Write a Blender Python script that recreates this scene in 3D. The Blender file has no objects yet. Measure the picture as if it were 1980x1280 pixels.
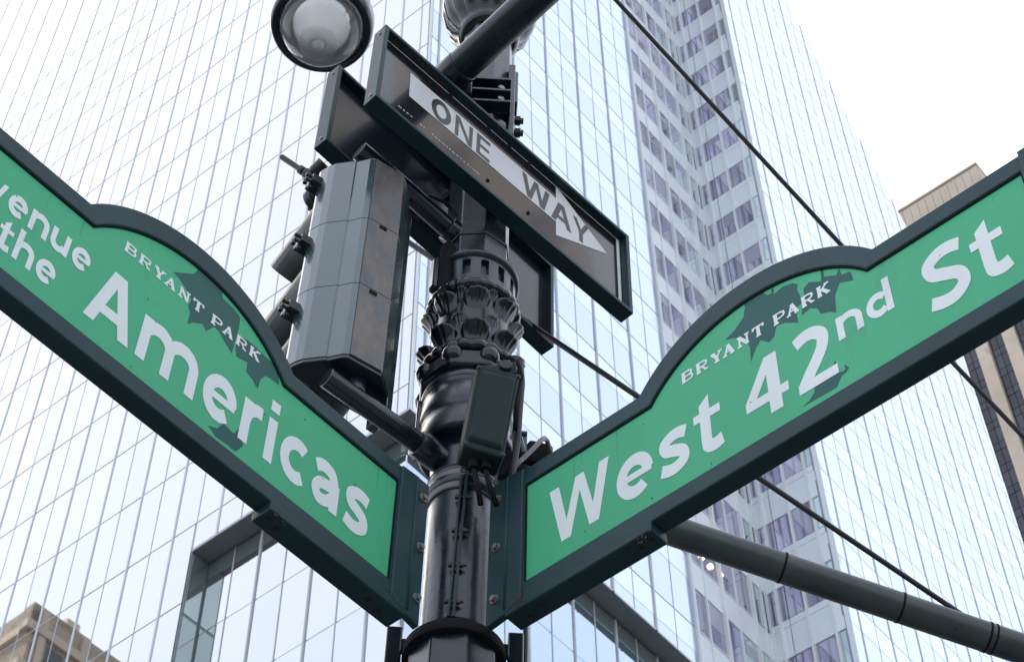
import bpy, bmesh, math, random
from mathutils import Vector, Matrix
random.seed(7)
R = math.radians
SC = bpy.context.scene
COL = SC.collection

# ------------------------------------------------------------------ camera
CAM = Vector((0, 0, 1.6))
F, CXP, CYP = 3650.0, 990.0, 640.0            # focal length in photo pixels
PITCH, ROLL = R(52.55), R(-0.77)
_f = Vector((0, math.cos(PITCH), math.sin(PITCH)))
_u0 = Vector((0, -math.sin(PITCH), math.cos(PITCH)))
_x0 = Vector((1, 0, 0))
CX = _x0 * math.cos(ROLL) + _u0 * math.sin(ROLL)
CU = -_x0 * math.sin(ROLL) + _u0 * math.cos(ROLL)
cam_d = bpy.data.cameras.new('camera')
cam_d.sensor_width = 36.0
cam_d.lens = 36.0 * F / 1980.0
cam_d.clip_end = 3000
cam_d.dof.use_dof = True
cam_d.dof.focus_distance = 4.7
cam_d.dof.aperture_fstop = 22.0
cam = bpy.data.objects.new('camera', cam_d)
COL.objects.link(cam)
cam.matrix_world = Matrix((( CX.x, CU.x, -_f.x, CAM.x), (CX.y, CU.y, -_f.y, CAM.y), (CX.z, CU.z, -_f.z, CAM.z), (0, 0, 0, 1)))
SC.camera = cam

# ------------------------------------------------------------------ sky, sun, exposure
SUN_EL, SUN_AZ = R(52), R(332)                # azimuth clockwise from +Y : front left, the signs hang in open shade
W = bpy.data.worlds.new('World')
SC.world = W
W.use_nodes = True
nt = W.node_tree
nt.nodes.clear()
sky = nt.nodes.new('ShaderNodeTexSky')
sky.sky_type = 'NISHITA'
sky.sun_disc = False
sky.sun_elevation = SUN_EL
sky.sun_rotation = SUN_AZ
sky.air_density = 1.0
sky.dust_density = 3.0
sky.ozone_density = 1.0
bg1 = nt.nodes.new('ShaderNodeBackground')
bg1.inputs['Strength'].default_value = 0.11
bg2 = nt.nodes.new('ShaderNodeBackground')     # thin high cloud: an even white veil over the whole sky
bg2.inputs['Color'].default_value = (0.93, 0.965, 1.0, 1)
bg2.inputs['Strength'].default_value = 0.58
add = nt.nodes.new('ShaderNodeAddShader')
out = nt.nodes.new('ShaderNodeOutputWorld')
nt.links.new(sky.outputs[0], bg1.inputs[0])
nt.links.new(bg1.outputs[0], add.inputs[0])
nt.links.new(bg2.outputs[0], add.inputs[1])
nt.links.new(add.outputs[0], out.inputs[0])
sd = bpy.data.lights.new('sun', 'SUN')
sd.energy = 2.2
sd.angle = R(3)
sd.color = (1.0, 0.93, 0.84)
sun = bpy.data.objects.new('sun', sd)
COL.objects.link(sun)
SUNDIR = Vector((math.sin(SUN_AZ) * math.cos(SUN_EL), math.cos(SUN_AZ) * math.cos(SUN_EL), math.sin(SUN_EL)))
sun.rotation_euler = SUNDIR.to_track_quat('Z', 'Y').to_euler()
SC.view_settings.view_transform = 'Standard'
SC.view_settings.look = 'None'
SC.view_settings.exposure = 0.62
SC.view_settings.gamma = 1.0
SC.view_settings.use_curve_mapping = False
SC.cycles.max_bounces = 8
SC.cycles.transparent_max_bounces = 8

# ------------------------------------------------------------------ helpers: geometry from measured directions
def ray(px, py):
    return _f * 1.0 + CX * ((px - CXP) / F) - CU * ((py - CYP) / F)
def hit(px, py, p0, n):
    d = ray(px, py)
    return CAM + d * ((p0 - CAM).dot(n) / d.dot(n))
def at_hor(px, py, h):
    d = ray(px, py)
    return CAM + d * (h / math.hypot(d.x, d.y))
def at_slant(px, py, s):
    return CAM + ray(px, py).normalized() * s
def proj(P):
    v = P - CAM
    z = v.dot(_f)
    return CXP + F * v.dot(CX) / z, CYP - F * v.dot(CU) / z
class Frame:
    """a plane with its own metres: u along h, v along up, w out of the face"""
    def __init__(s, o, h, up, n): s.o, s.h, s.up, s.n = o, h.normalized(), up.normalized(), n.normalized()
    def P(s, u, v, w=0.0): return s.o + s.h * u + s.up * v + s.n * w
    def px(s, x, y, w=0.0):
        q = hit(x, y, s.o + s.n * w, s.n) - s.o
        return q.dot(s.h), q.dot(s.up)

# ------------------------------------------------------------------ materials
def new_mat(name):
    m = bpy.data.materials.new(name)
    m.use_nodes = True
    t = m.node_tree
    b = t.nodes['Principled BSDF']
    return m, t, b
def N(t, kind, **kw):
    n = t.nodes.new(kind)
    for k, v in kw.items():
        if k in n.inputs: n.inputs[k].default_value = v
        else: setattr(n, k, v)
    return n
def mat(name, col, rough=0.5, metal=0.0, coat=0.0, coat_rough=0.05, noise=0.0, nscale=8.0, bump=0.0, bscale=60.0,
        dirt=None, dirt_amt=0.45, dirt_scale=14.0, spec=0.5, objvar=0.0, stretch=None, rvar=0.0, coat_ior=1.5):
    m, t, b = new_mat(name)
    L = t.links.new
    tc = N(t, 'ShaderNodeTexCoord')
    vec = tc.outputs['Object']
    if stretch:
        mp = N(t, 'ShaderNodeMapping'); mp.inputs['Scale'].default_value = stretch
        L(vec, mp.inputs[0]); vec = mp.outputs[0]
    b.inputs['Roughness'].default_value = rough
    b.inputs['Metallic'].default_value = metal
    b.inputs['Coat Weight'].default_value = coat
    b.inputs['Coat Roughness'].default_value = coat_rough
    b.inputs['Coat IOR'].default_value = coat_ior
    b.inputs['Specular IOR Level'].default_value = spec
    rgb = N(t, 'ShaderNodeRGB'); rgb.outputs[0].default_value = (*col, 1)
    c = rgb.outputs[0]
    if noise > 0:
        n = N(t, 'ShaderNodeTexNoise', Scale=nscale, Detail=6.0, Roughness=0.6)
        L(vec, n.inputs['Vector'])
        mr = N(t, 'ShaderNodeMapRange'); mr.inputs['From Min'].default_value = 0.3; mr.inputs['From Max'].default_value = 0.7
        mr.inputs['To Min'].default_value = 1 - noise; mr.inputs['To Max'].default_value = 1 + noise
        L(n.outputs[0], mr.inputs['Value'])
        mx = N(t, 'ShaderNodeMix', data_type='RGBA', blend_type='MULTIPLY'); mx.inputs['Factor'].default_value = 1
        L(c, mx.inputs['A']); L(mr.outputs[0], mx.inputs['B']); c = mx.outputs['Result']
        if rvar > 0:
            rr = N(t, 'ShaderNodeMapRange'); rr.inputs['From Min'].default_value = 0.35; rr.inputs['From Max'].default_value = 0.65
            rr.inputs['To Min'].default_value = max(0.02, rough - rvar); rr.inputs['To Max'].default_value = rough + rvar
            L(n.outputs[0], rr.inputs['Value']); L(rr.outputs[0], b.inputs['Roughness'])
    if objvar > 0:
        oi = N(t, 'ShaderNodeObjectInfo')
        mr = N(t, 'ShaderNodeMapRange'); mr.inputs['To Min'].default_value = 1 - objvar; mr.inputs['To Max'].default_value = 1 + objvar * 0.5
        L(oi.outputs['Random'], mr.inputs['Value'])
        mx = N(t, 'ShaderNodeMix', data_type='RGBA', blend_type='MULTIPLY'); mx.inputs['Factor'].default_value = 1
        L(c, mx.inputs['A']); L(mr.outputs[0], mx.inputs['B']); c = mx.outputs['Result']
    if dirt:
        n = N(t, 'ShaderNodeTexNoise', Scale=dirt_scale, Detail=8.0, Roughness=0.7)
        L(vec, n.inputs['Vector'])
        mr = N(t, 'ShaderNodeMapRange'); mr.inputs['From Min'].default_value = 1 - dirt_amt; mr.inputs['From Max'].default_value = 1 - dirt_amt + 0.12
        L(n.outputs[0], mr.inputs['Value'])
        mx = N(t, 'ShaderNodeMix', data_type='RGBA'); mx.inputs['B'].default_value = (*dirt, 1)
        L(mr.outputs[0], mx.inputs['Factor']); L(c, mx.inputs['A']); c = mx.outputs['Result']
    L(c, b.inputs['Base Color'])
    if bump > 0:
        n = N(t, 'ShaderNodeTexNoise', Scale=bscale, Detail=4.0)
        L(vec, n.inputs['Vector'])
        bp = N(t, 'ShaderNodeBump', Strength=bump, Distance=0.01)
        L(n.outputs[0], bp.inputs['Height']); L(bp.outputs[0], b.inputs['Normal'])
        if coat: L(bp.outputs[0], b.inputs['Coat Normal'])
    return m
def sheet_mat(name, col, rough, line, coat):
    """retroreflective sheeting: fine horizontal seams and a faint mottling"""
    m = mat(name, col, rough=rough, noise=0.07, nscale=3.5, coat=coat, coat_rough=0.16, bump=0.03, bscale=25,
            dirt=tuple(c * 0.82 + 0.012 for c in col), dirt_amt=0.42, dirt_scale=7, stretch=(1, 1, 0.35))
    t = m.node_tree; b = t.nodes['Principled BSDF']
    src = b.inputs['Base Color'].links[0].from_socket
    tc = N(t, 'ShaderNodeTexCoord')
    wv = N(t, 'ShaderNodeTexWave', bands_direction='Z', Scale=22.0, Distortion=0.15)
    t.links.new(tc.outputs['Object'], wv.inputs['Vector'])
    mr = N(t, 'ShaderNodeMapRange'); mr.inputs['To Min'].default_value = 1 - line; mr.inputs['To Max'].default_value = 1.0
    t.links.new(wv.outputs['Fac'], mr.inputs['Value'])
    mx = N(t, 'ShaderNodeMix', data_type='RGBA', blend_type='MULTIPLY'); mx.inputs['Factor'].default_value = 1
    t.links.new(src, mx.inputs['A']); t.links.new(mr.outputs[0], mx.inputs['B'])
    t.links.new(mx.outputs['Result'], b.inputs['Base Color'])
    return m
M = {}
M['post'] = mat('gloss_paint_post', (0.005, 0.013, 0.022), rough=0.30, noise=0.3, nscale=9, coat=0.45, coat_rough=0.20, coat_ior=1.5, bump=0.07, bscale=40, dirt=(0.03, 0.021, 0.014), dirt_amt=0.33, dirt_scale=22, rvar=0.08)
M['cast'] = mat('cast_iron_paint', (0.003, 0.007, 0.010), rough=0.2, noise=0.3, nscale=14, spec=0.32, coat=0.5, coat_rough=0.04, coat_ior=1.4, bump=0.05, bscale=60, dirt=(0.022, 0.015, 0.010), dirt_amt=0.36, dirt_scale=26)
M['frame'] = mat('dark_green_frame', (0.013, 0.042, 0.050), rough=0.45, noise=0.18, nscale=6, spec=0.24, coat=0.1, coat_rough=0.2, dirt=(0.05, 0.035, 0.025), dirt_amt=0.29, dirt_scale=30, bump=0.05, bscale=50)
M['arm'] = mat('green_arm_paint', (0.011, 0.026, 0.027), rough=0.3, noise=0.2, nscale=12, bump=0.06, bscale=60)
M['arm_grey'] = mat('weathered_arm_paint', (0.052, 0.064, 0.062), rough=0.38, noise=0.25, nscale=10, bump=0.08, bscale=60, dirt=(0.02, 0.02, 0.02), dirt_amt=0.36, dirt_scale=18)
M['signal'] = mat('signal_paint', (0.016, 0.050, 0.054), rough=0.32, noise=0.2, nscale=14, coat=1.0, coat_rough=0.14, coat_ior=1.7, bump=0.025, bscale=60, dirt=(0.09, 0.085, 0.08), dirt_amt=0.34, dirt_scale=26, rvar=0.1)
M['signal_back'] = mat('worn_warm_sheen_paint', (0.16, 0.135, 0.115), rough=0.4, noise=0.35, nscale=22, bump=0.25, bscale=70, dirt=(0.10, 0.115, 0.14), dirt_amt=0.5, dirt_scale=18, stretch=(1, 1, 0.45), rvar=0.12)  # brown tone paints in a warm reflected sheen; the mottling is wear
M['visor'] = mat('visor_paint', (0.016, 0.045, 0.043), rough=0.45, noise=0.15, nscale=12)
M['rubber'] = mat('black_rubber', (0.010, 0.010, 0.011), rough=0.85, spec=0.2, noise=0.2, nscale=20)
M['steel'] = mat('bolt_steel', (0.30, 0.28, 0.26), rough=0.4, metal=0.7, noise=0.3, nscale=60, dirt=(0.12, 0.06, 0.035), dirt_amt=0.45, dirt_scale=80)
M['bolt'] = mat('painted_bolt', (0.02, 0.026, 0.028), rough=0.35, noise=0.3, nscale=60)
M['rust'] = mat('rusty_fleck', (0.16, 0.055, 0.02), rough=0.9, noise=0.5, nscale=80, bump=0.5, bscale=120)
M['green'] = sheet_mat('green_sheeting', (0.043, 0.45, 0.21), 0.55, 0.02, 0.10)
M['white'] = sheet_mat('white_sheeting', (0.87, 0.895, 0.87), 0.5, 0.035, 0.1)
M['grimerun'] = mat('faint_dirt_run', (0.045, 0.36, 0.18), rough=0.6, spec=0.3, noise=0.2, nscale=30)
M['leafprint'] = mat('dark_leaf_print', (0.030, 0.118, 0.105), rough=0.6, spec=0.2, noise=0.08, nscale=6, coat=0.15, coat_rough=0.2)
M['blackface'] = mat('black_sign_face', (0.014, 0.014, 0.018), rough=0.16, noise=0.15, nscale=4, coat=0.6, coat_rough=0.05, bump=0.015, bscale=9, spec=0.4)
M['backplate'] = mat('navy_back_plate', (0.010, 0.016, 0.026), rough=0.2, noise=0.15, nscale=4, coat=0.3, coat_rough=0.06, bump=0.02, bscale=9, spec=0.35)
M['blackprint'] = mat('black_print', (0.03, 0.03, 0.033), rough=0.3, noise=0.1, nscale=20)
M['arrow'] = sheet_mat('arrow_sheeting', (0.78, 0.78, 0.78), 0.45, 0.14, 0.2)
M['box'] = mat('junction_box_paint', (0.010, 0.026, 0.023), rough=0.6, spec=0.25, noise=0.12, nscale=20, bump=0.04, bscale=200)
M['cable'] = mat('black_cable', (0.014, 0.015, 0.016), rough=0.5, noise=0.2, nscale=30)
M['conduit'] = mat('grey_flex_conduit', (0.22, 0.20, 0.20), rough=0.45, noise=0.15, nscale=30)
M['reflector'] = mat('lamp_reflector', (0.82, 0.82, 0.80), rough=0.35, metal=0.2, noise=0.1, nscale=12)
def glass_dome(name='prismatic_dome_glass', milk=0.30):
    m = bpy.data.materials.new(name); m.use_nodes = True
    t = m.node_tree; t.nodes.clear(); L = t.links.new
    o = N(t, 'ShaderNodeOutputMaterial')
    tr = N(t, 'ShaderNodeBsdfTransparent', Color=(0.93, 0.94, 0.94, 1))
    gl = N(t, 'ShaderNodeBsdfGlossy', Roughness=0.06)
    tl = N(t, 'ShaderNodeBsdfTranslucent', Color=(0.95, 0.96, 0.96, 1)); df = N(t, 'ShaderNodeBsdfDiffuse', Color=(0.75, 0.76, 0.76, 1))
    ad = N(t, 'ShaderNodeMixShader'); ad.inputs[0].default_value = 0.35; L(tl.outputs[0], ad.inputs[1]); L(df.outputs[0], ad.inputs[2])
    m1 = N(t, 'ShaderNodeMixShader'); m1.inputs[0].default_value = milk; L(tr.outputs[0], m1.inputs[1]); L(ad.outputs[0], m1.inputs[2])
    fr = N(t, 'ShaderNodeFresnel', IOR=1.45)
    m2 = N(t, 'ShaderNodeMixShader'); L(fr.outputs[0], m2.inputs[0]); L(m1.outputs[0], m2.inputs[1]); L(gl.outputs[0], m2.inputs[2])
    L(m2.outputs[0], o.inputs[0])
    return m
M['dome'] = glass_dome(); M['globe'] = glass_dome('added_globe_glass', 0.12)
def opal():
    m = bpy.data.materials.new('opal_refractor'); m.use_nodes = True
    t = m.node_tree; t.nodes.clear(); L = t.links.new
    o = N(t, 'ShaderNodeOutputMaterial')
    tl = N(t, 'ShaderNodeBsdfTranslucent', Color=(0.98, 0.98, 0.97, 1)); gl = N(t, 'ShaderNodeBsdfPrincipled')
    gl.inputs['Base Color'].default_value = (0.8, 0.8, 0.79, 1); gl.inputs['Roughness'].default_value = 0.2
    mx = N(t, 'ShaderNodeMixShader'); mx.inputs[0].default_value = 0.12; L(tl.outputs[0], mx.inputs[1]); L(gl.outputs[0], mx.inputs[2]); L(mx.outputs[0], o.inputs[0])
    return m
M['opal'] = opal()
M['rib'] = mat('frosted_rib', (0.55, 0.56, 0.56), rough=0.3, noise=0.1, nscale=20)
def facade_glass(name, col, metal, rough, var, bump=0.0):
    m, t, b = new_mat(name)
    L = t.links.new
    oi = N(t, 'ShaderNodeObjectInfo')
    mr = N(t, 'ShaderNodeMapRange'); mr.inputs['To Min'].default_value = 1 - var; mr.inputs['To Max'].default_value = 1 + var * 0.4
    L(oi.outputs['Random'], mr.inputs['Value'])
    tc = N(t, 'ShaderNodeTexCoord')
    n = N(t, 'ShaderNodeTexNoise', Scale=0.35, Detail=2.0); L(tc.outputs['Object'], n.inputs['Vector'])
    mr2 = N(t, 'ShaderNodeMapRange'); mr2.inputs['To Min'].default_value = 1 - var * 0.5; mr2.inputs['To Max'].default_value = 1 + var * 0.3
    L(n.outputs[0], mr2.inputs['Value'])
    mu = N(t, 'ShaderNodeMath', operation='MULTIPLY'); L(mr.outputs[0], mu.inputs[0]); L(mr2.outputs[0], mu.inputs[1])
    mx = N(t, 'ShaderNodeMix', data_type='RGBA', blend_type='MULTIPLY'); mx.inputs['Factor'].default_value = 1
    mx.inputs['A'].default_value = (*col, 1); L(mu.outputs[0], mx.inputs['B'])
    L(mx.outputs['Result'], b.inputs['Base Color'])
    b.inputs['Metallic'].default_value = metal
    b.inputs['Roughness'].default_value = rough
    if bump:
        n2 = N(t, 'ShaderNodeTexNoise', Scale=0.5, Detail=1.0); L(tc.outputs['Object'], n2.inputs['Vector'])
        bp = N(t, 'ShaderNodeBump', Strength=bump, Distance=0.05); L(n2.outputs[0], bp.inputs['Height']); L(bp.outputs[0], b.inputs['Normal'])
    return m
M['glass_w'] = facade_glass('clear_mirror_glass', (0.65, 0.66, 0.65), 0.95, 0.02, 0.03, 0.02)
M['glass_b'] = facade_glass('sky_tinted_mirror_glass', (0.71, 0.80, 0.95), 0.92, 0.05, 0.05, 0.05)  # bluish sky reflection put into the tint of this face's glass
M['glass_d'] = facade_glass('pale_blue_mirror_glass', (0.80, 0.875, 0.97), 0.92, 0.05, 0.04, 0.05)
M['spandrel_b'] = facade_glass('fritted_blue_glass', (0.82, 0.90, 0.955), 0.85, 0.12, 0.04, 0.05)
M['spandrel_d'] = facade_glass('fritted_pale_glass', (0.88, 0.94, 0.98), 0.85, 0.12, 0.04, 0.05)
M['spandrel_n'] = facade_glass('notch_panel', (0.84, 0.88, 0.90), 0.25, 0.3, 0.04)
M['window_n'] = facade_glass('notch_window_glass', (0.51, 0.50, 0.62), 0.85, 0.06, 0.28, 0.12)
M['window_g'] = facade_glass('notch_green_glass', (0.58, 0.66, 0.66), 0.8, 0.06, 0.2, 0.15)
M['recess_g'] = facade_glass('recess_glass', (0.60, 0.70, 0.80), 0.9, 0.04, 0.06, 0.08)
M['blind'] = facade_glass('window_blind', (0.46, 0.46, 0.55), 0.5, 0.25, 0.25)
M['soffit_reflect'] = facade_glass('soffit_reflection_glass', (0.36, 0.44, 0.43), 0.7, 0.08, 0.06)  # reflection of the soffit painted in as a darker glass colour
M['mullion'] = mat('aluminium_mullion', (0.58, 0.58, 0.65), rough=0.5, metal=0.0, noise=0.05, nscale=0.3)
M['fin'] = mat('white_fin', (0.80, 0.82, 0.84), rough=0.4, metal=0.1, noise=0.05, nscale=0.3)
M['joint'] = mat('dark_joint', (0.30, 0.31, 0.34), rough=0.6, noise=0.1, nscale=0.4)
M['joint_l'] = mat('pale_joint', (0.62, 0.62, 0.67), rough=0.6, noise=0.1, nscale=0.4)
M['mullion_l'] = mat('pale_mullion', (0.74, 0.74, 0.82), rough=0.5, noise=0.05, nscale=0.3)
M['soffit'] = mat('grey_soffit', (0.27, 0.31, 0.325), rough=0.45, metal=0.3, noise=0.08, nscale=0.4)
M['core'] = mat('core_wall', (0.30, 0.32, 0.35), rough=0.6, noise=0.1, nscale=0.2)
M['stone'] = mat('warm_stone', (0.64, 0.53, 0.42), rough=0.8, noise=0.15, nscale=0.15, bump=0.1, bscale=0.8, dirt=(0.30, 0.24, 0.18), dirt_amt=0.4, dirt_scale=0.12)
M['stone2'] = mat('brown_stone', (0.44, 0.35, 0.26), rough=0.85, noise=0.2, nscale=0.2, dirt=(0.16, 0.12, 0.09), dirt_amt=0.48, dirt_scale=0.2)
M['darkwin'] = facade_glass('dark_window_glass', (0.055, 0.06, 0.075), 0.2, 0.12, 0.4)
M['greenroof'] = mat('grey_green_roof', (0.22, 0.27, 0.25), rough=0.6, noise=0.15, nscale=0.2)
M['asphalt'] = mat('asphalt', (0.055, 0.055, 0.057), rough=0.9, noise=0.25, nscale=2.0, bump=0.2, bscale=30)
M['pave'] = mat('pavement', (0.20, 0.195, 0.19), rough=0.85, noise=0.15, nscale=1.5, bump=0.1, bscale=20)

# ------------------------------------------------------------------ object helpers
BASE = {}
def base_of(o): return BASE.get(o.name, Vector((0, 0, 0)))
def tag(o, label=None, cat=None, group=None, kind=None):
    if label: o['label'] = label
    if cat: o['category'] = cat
    if group: o['group'] = group
    if kind: o['kind'] = kind
    return o
def thing(name, loc, label, cat, group=None):
    o = bpy.data.objects.new(name, None)
    COL.objects.link(o)
    o.location = loc
    o.empty_display_size = 0.1
    BASE[o.name] = Vector(loc)
    return tag(o, label, cat, group)
class MB:
    def __init__(s): s.v, s.f, s.sm = [], [], []
    def poly(s, pts, smooth=False):
        i = len(s.v); s.v += [Vector(p) for p in pts]; s.f.append(list(range(i, i + len(pts)))); s.sm.append(smooth)
    def prism(s, bot, top, smooth=False, caps=True):
        """loft between two loops of the same length, capped"""
        n = len(bot); i = len(s.v)
        s.v += [Vector(p) for p in bot] + [Vector(p) for p in top]
        for k in range(n):
            s.f.append([i + k, i + (k + 1) % n, i + n + (k + 1) % n, i + n + k]); s.sm.append(smooth)
        if caps:
            s.f.append([i + k for k in range(n)][::-1]); s.sm.append(False)
            s.f.append([i + n + k for k in range(n)]); s.sm.append(False)
    def slab(s, fr, uv, w0, w1):
        s.prism([fr.P(u, v, w0) for u, v in uv], [fr.P(u, v, w1) for u, v in uv])
    def box(s, fr, u0, u1, v0, v1, w0, w1):
        s.slab(fr, [(u0, v0), (u1, v0), (u1, v1), (u0, v1)], w0, w1)
    def ringslab(s, fr, outer, inner, w0, w1):
        """frame: outer outline with an inner hole (same point count)"""
        n = len(outer); i = len(s.v)
        for w in (w0, w1):
            s.v += [fr.P(u, v, w) for u, v in outer] + [fr.P(u, v, w) for u, v in inner]
        o0, i0, o1, i1 = i, i + n, i + 2 * n, i + 3 * n
        for k in range(n):
            j = (k + 1) % n
            for q in ([o1 + k, o1 + j, i1 + j, i1 + k], [o0 + k, i0 + k, i0 + j, o0 + j], [o0 + k, o0 + j, o1 + j, o1 + k], [i0 + k, i1 + k, i1 + j, i0 + j]):
                s.f.append(q); s.sm.append(False)
    def tube(s, pts, r, n=16, caps=True, smooth=True):
        pts = [Vector(p) for p in pts]
        rs = r if isinstance(r, (list, tuple)) else [r] * len(pts)
        rings = []
        ref = None
        for k, p in enumerate(pts):
            d = (pts[min(k + 1, len(pts) - 1)] - pts[max(k - 1, 0)]).normalized()
            if ref is None:
                ref = d.cross(Vector((0.3, 0.2, 1))).normalized()
                if ref.length < 0.1: ref = d.cross(Vector((1, 0, 0))).normalized()
            a = (ref - d * ref.dot(d)).normalized(); ref = a
            b = d.cross(a)
            i = len(s.v)
            for q in range(n):
                t = 2 * math.pi * q / n
                s.v.append(p + (a * math.cos(t) + b * math.sin(t)) * rs[k])
            rings.append(i)
        for k in range(len(rings) - 1):
            for q in range(n):
                s.f.append([rings[k] + q, rings[k] + (q + 1) % n, rings[k + 1] + (q + 1) % n, rings[k + 1] + q]); s.sm.append(smooth)
        if caps:
            s.f.append([rings[0] + q for q in range(n)][::-1]); s.sm.append(False)
            s.f.append([rings[-1] + q for q in range(n)]); s.sm.append(False)
    def lathe(s, o, ax, prof, n=48, rot=0.0, smooth=True, a0=0.0, a1=2 * math.pi, mod=None, caps=True):
        """prof: list of (v, r) along axis ax from o"""
        ax = ax.normalized()
        a = ax.cross(Vector((0, 1, 0.1))).normalized(); b = ax.cross(a)
        full = abs(a1 - a0 - 2 * math.pi) < 1e-6
        m = n if full else n + 1
        i = len(s.v)
        for v, r in prof:
            for q in range(m):
                t = a0 + (a1 - a0) * q / n + rot
                rr = mod(v, r, t) if mod else r
                s.v.append(o + ax * v + (a * math.cos(t) + b * math.sin(t)) * rr)
        for k in range(len(prof) - 1):
            for q in range(n):
                q2 = (q + 1) % m
                s.f.append([i + k * m + q, i + k * m + q2, i + (k + 1) * m + q2, i + (k + 1) * m + q]); s.sm.append(smooth)
        if full and caps:
            s.f.append([i + q for q in range(m)][::-1]); s.sm.append(False)
            s.f.append([i + (len(prof) - 1) * m + q for q in range(m)]); s.sm.append(False)
    def bolt(s, p, d, r=0.008, h=0.007):
        """hex head on a washer"""
        d = d.normalized()
        a = d.cross(Vector((0.2, 0.1, 1))).normalized(); b = d.cross(a)
        def ring(rad, off, n, ro=0.0): return [p + d * off + (a * math.cos(2 * math.pi * k / n + ro) + b * math.sin(2 * math.pi * k / n + ro)) * rad for k in range(n)]
        s.prism(ring(r * 1.45, -0.002, 12), ring(r * 1.45, h * 0.28, 12))
        s.prism(ring(r, h * 0.2, 6), ring(r * 0.93, h, 6))
    def mesh(s, name, m, base=Vector((0, 0, 0)), fix=True):
        me = bpy.data.meshes.new(name)
        me.from_pydata([tuple(p - base) for p in s.v], [], s.f)
        me.materials.append(m)
        me.polygons.foreach_set('use_smooth', s.sm)
        if fix:
            bm = bmesh.new(); bm.from_mesh(me)
            bmesh.ops.recalc_face_normals(bm, faces=bm.faces)
            bm.to_mesh(me); bm.free()
        me.update()
        return me
    def build(s, name, m, parent=None, bevel=0.0, label=None, weld=0.0):
        base = base_of(parent) if parent else Vector((0, 0, 0))
        me = s.mesh(name, m, base)
        o = bpy.data.objects.new(name, me)
        COL.objects.link(o)
        if parent: o.parent = parent; BASE[o.name] = base
        if bevel > 0:
            bv = o.modifiers.new('bevel', 'BEVEL'); bv.width = bevel; bv.segments = 2; bv.limit_method = 'ANGLE'; bv.angle_limit = R(35)
            bv.harden_normals = False
        if label: o['label'] = label
        return o
def smooth_by_angle(o, ang=40):
    me = o.data
    bm = bmesh.new(); bm.from_mesh(me)
    for e in bm.edges:
        if len(e.link_faces) == 2 and e.calc_face_angle(0) > R(ang): e.smooth = False
    bm.to_mesh(me); bm.free()
def text_mesh(body, offset=0.0, spacing=1.0, shear=0.0):
    cu = bpy.data.curves.new('lettering', 'FONT')
    cu.body = body; cu.offset = offset; cu.space_character = spacing; cu.shear = shear
    cu.resolution_u = 6
    o = bpy.data.objects.new('lettering', cu)
    COL.objects.link(o)
    bpy.context.view_layer.update()
    dg = bpy.context.evaluated_depsgraph_get()
    me = bpy.data.meshes.new_from_object(o.evaluated_get(dg))
    bpy.data.objects.remove(o); bpy.data.curves.remove(cu)
    return me
def lettering(body, fr, u0, u1, v0, v1, w, m, parent, offset=0.012, spacing=1.0, name='lettering', slope=0.0, shear=0.0):
    """flat print fitted to a measured box on the sign's face"""
    me = text_mesh(body, offset, spacing, shear)
    xs = [v.co.x for v in me.vertices]; ys = [v.co.y for v in me.vertices]
    x0, x1, y0, y1 = min(xs), max(xs), min(ys), max(ys)
    base = base_of(parent)
    for v in me.vertices:
        a = (v.co.x - x0) / (x1 - x0); b = (v.co.y - y0) / (y1 - y0)
        u = u0 + (u1 - u0) * a
        v.co = fr.P(u, v0 + (v1 - v0) * b + slope * (u - u0), w) - base
    me.materials.clear(); me.materials.append(m)
    # face the viewer
    if len(me.polygons) and me.polygons[0].normal.dot(fr.n) < 0: me.flip_normals()
    o = bpy.data.objects.new(name, me); COL.objects.link(o); o.parent = parent; BASE[o.name] = base
    return o
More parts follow.
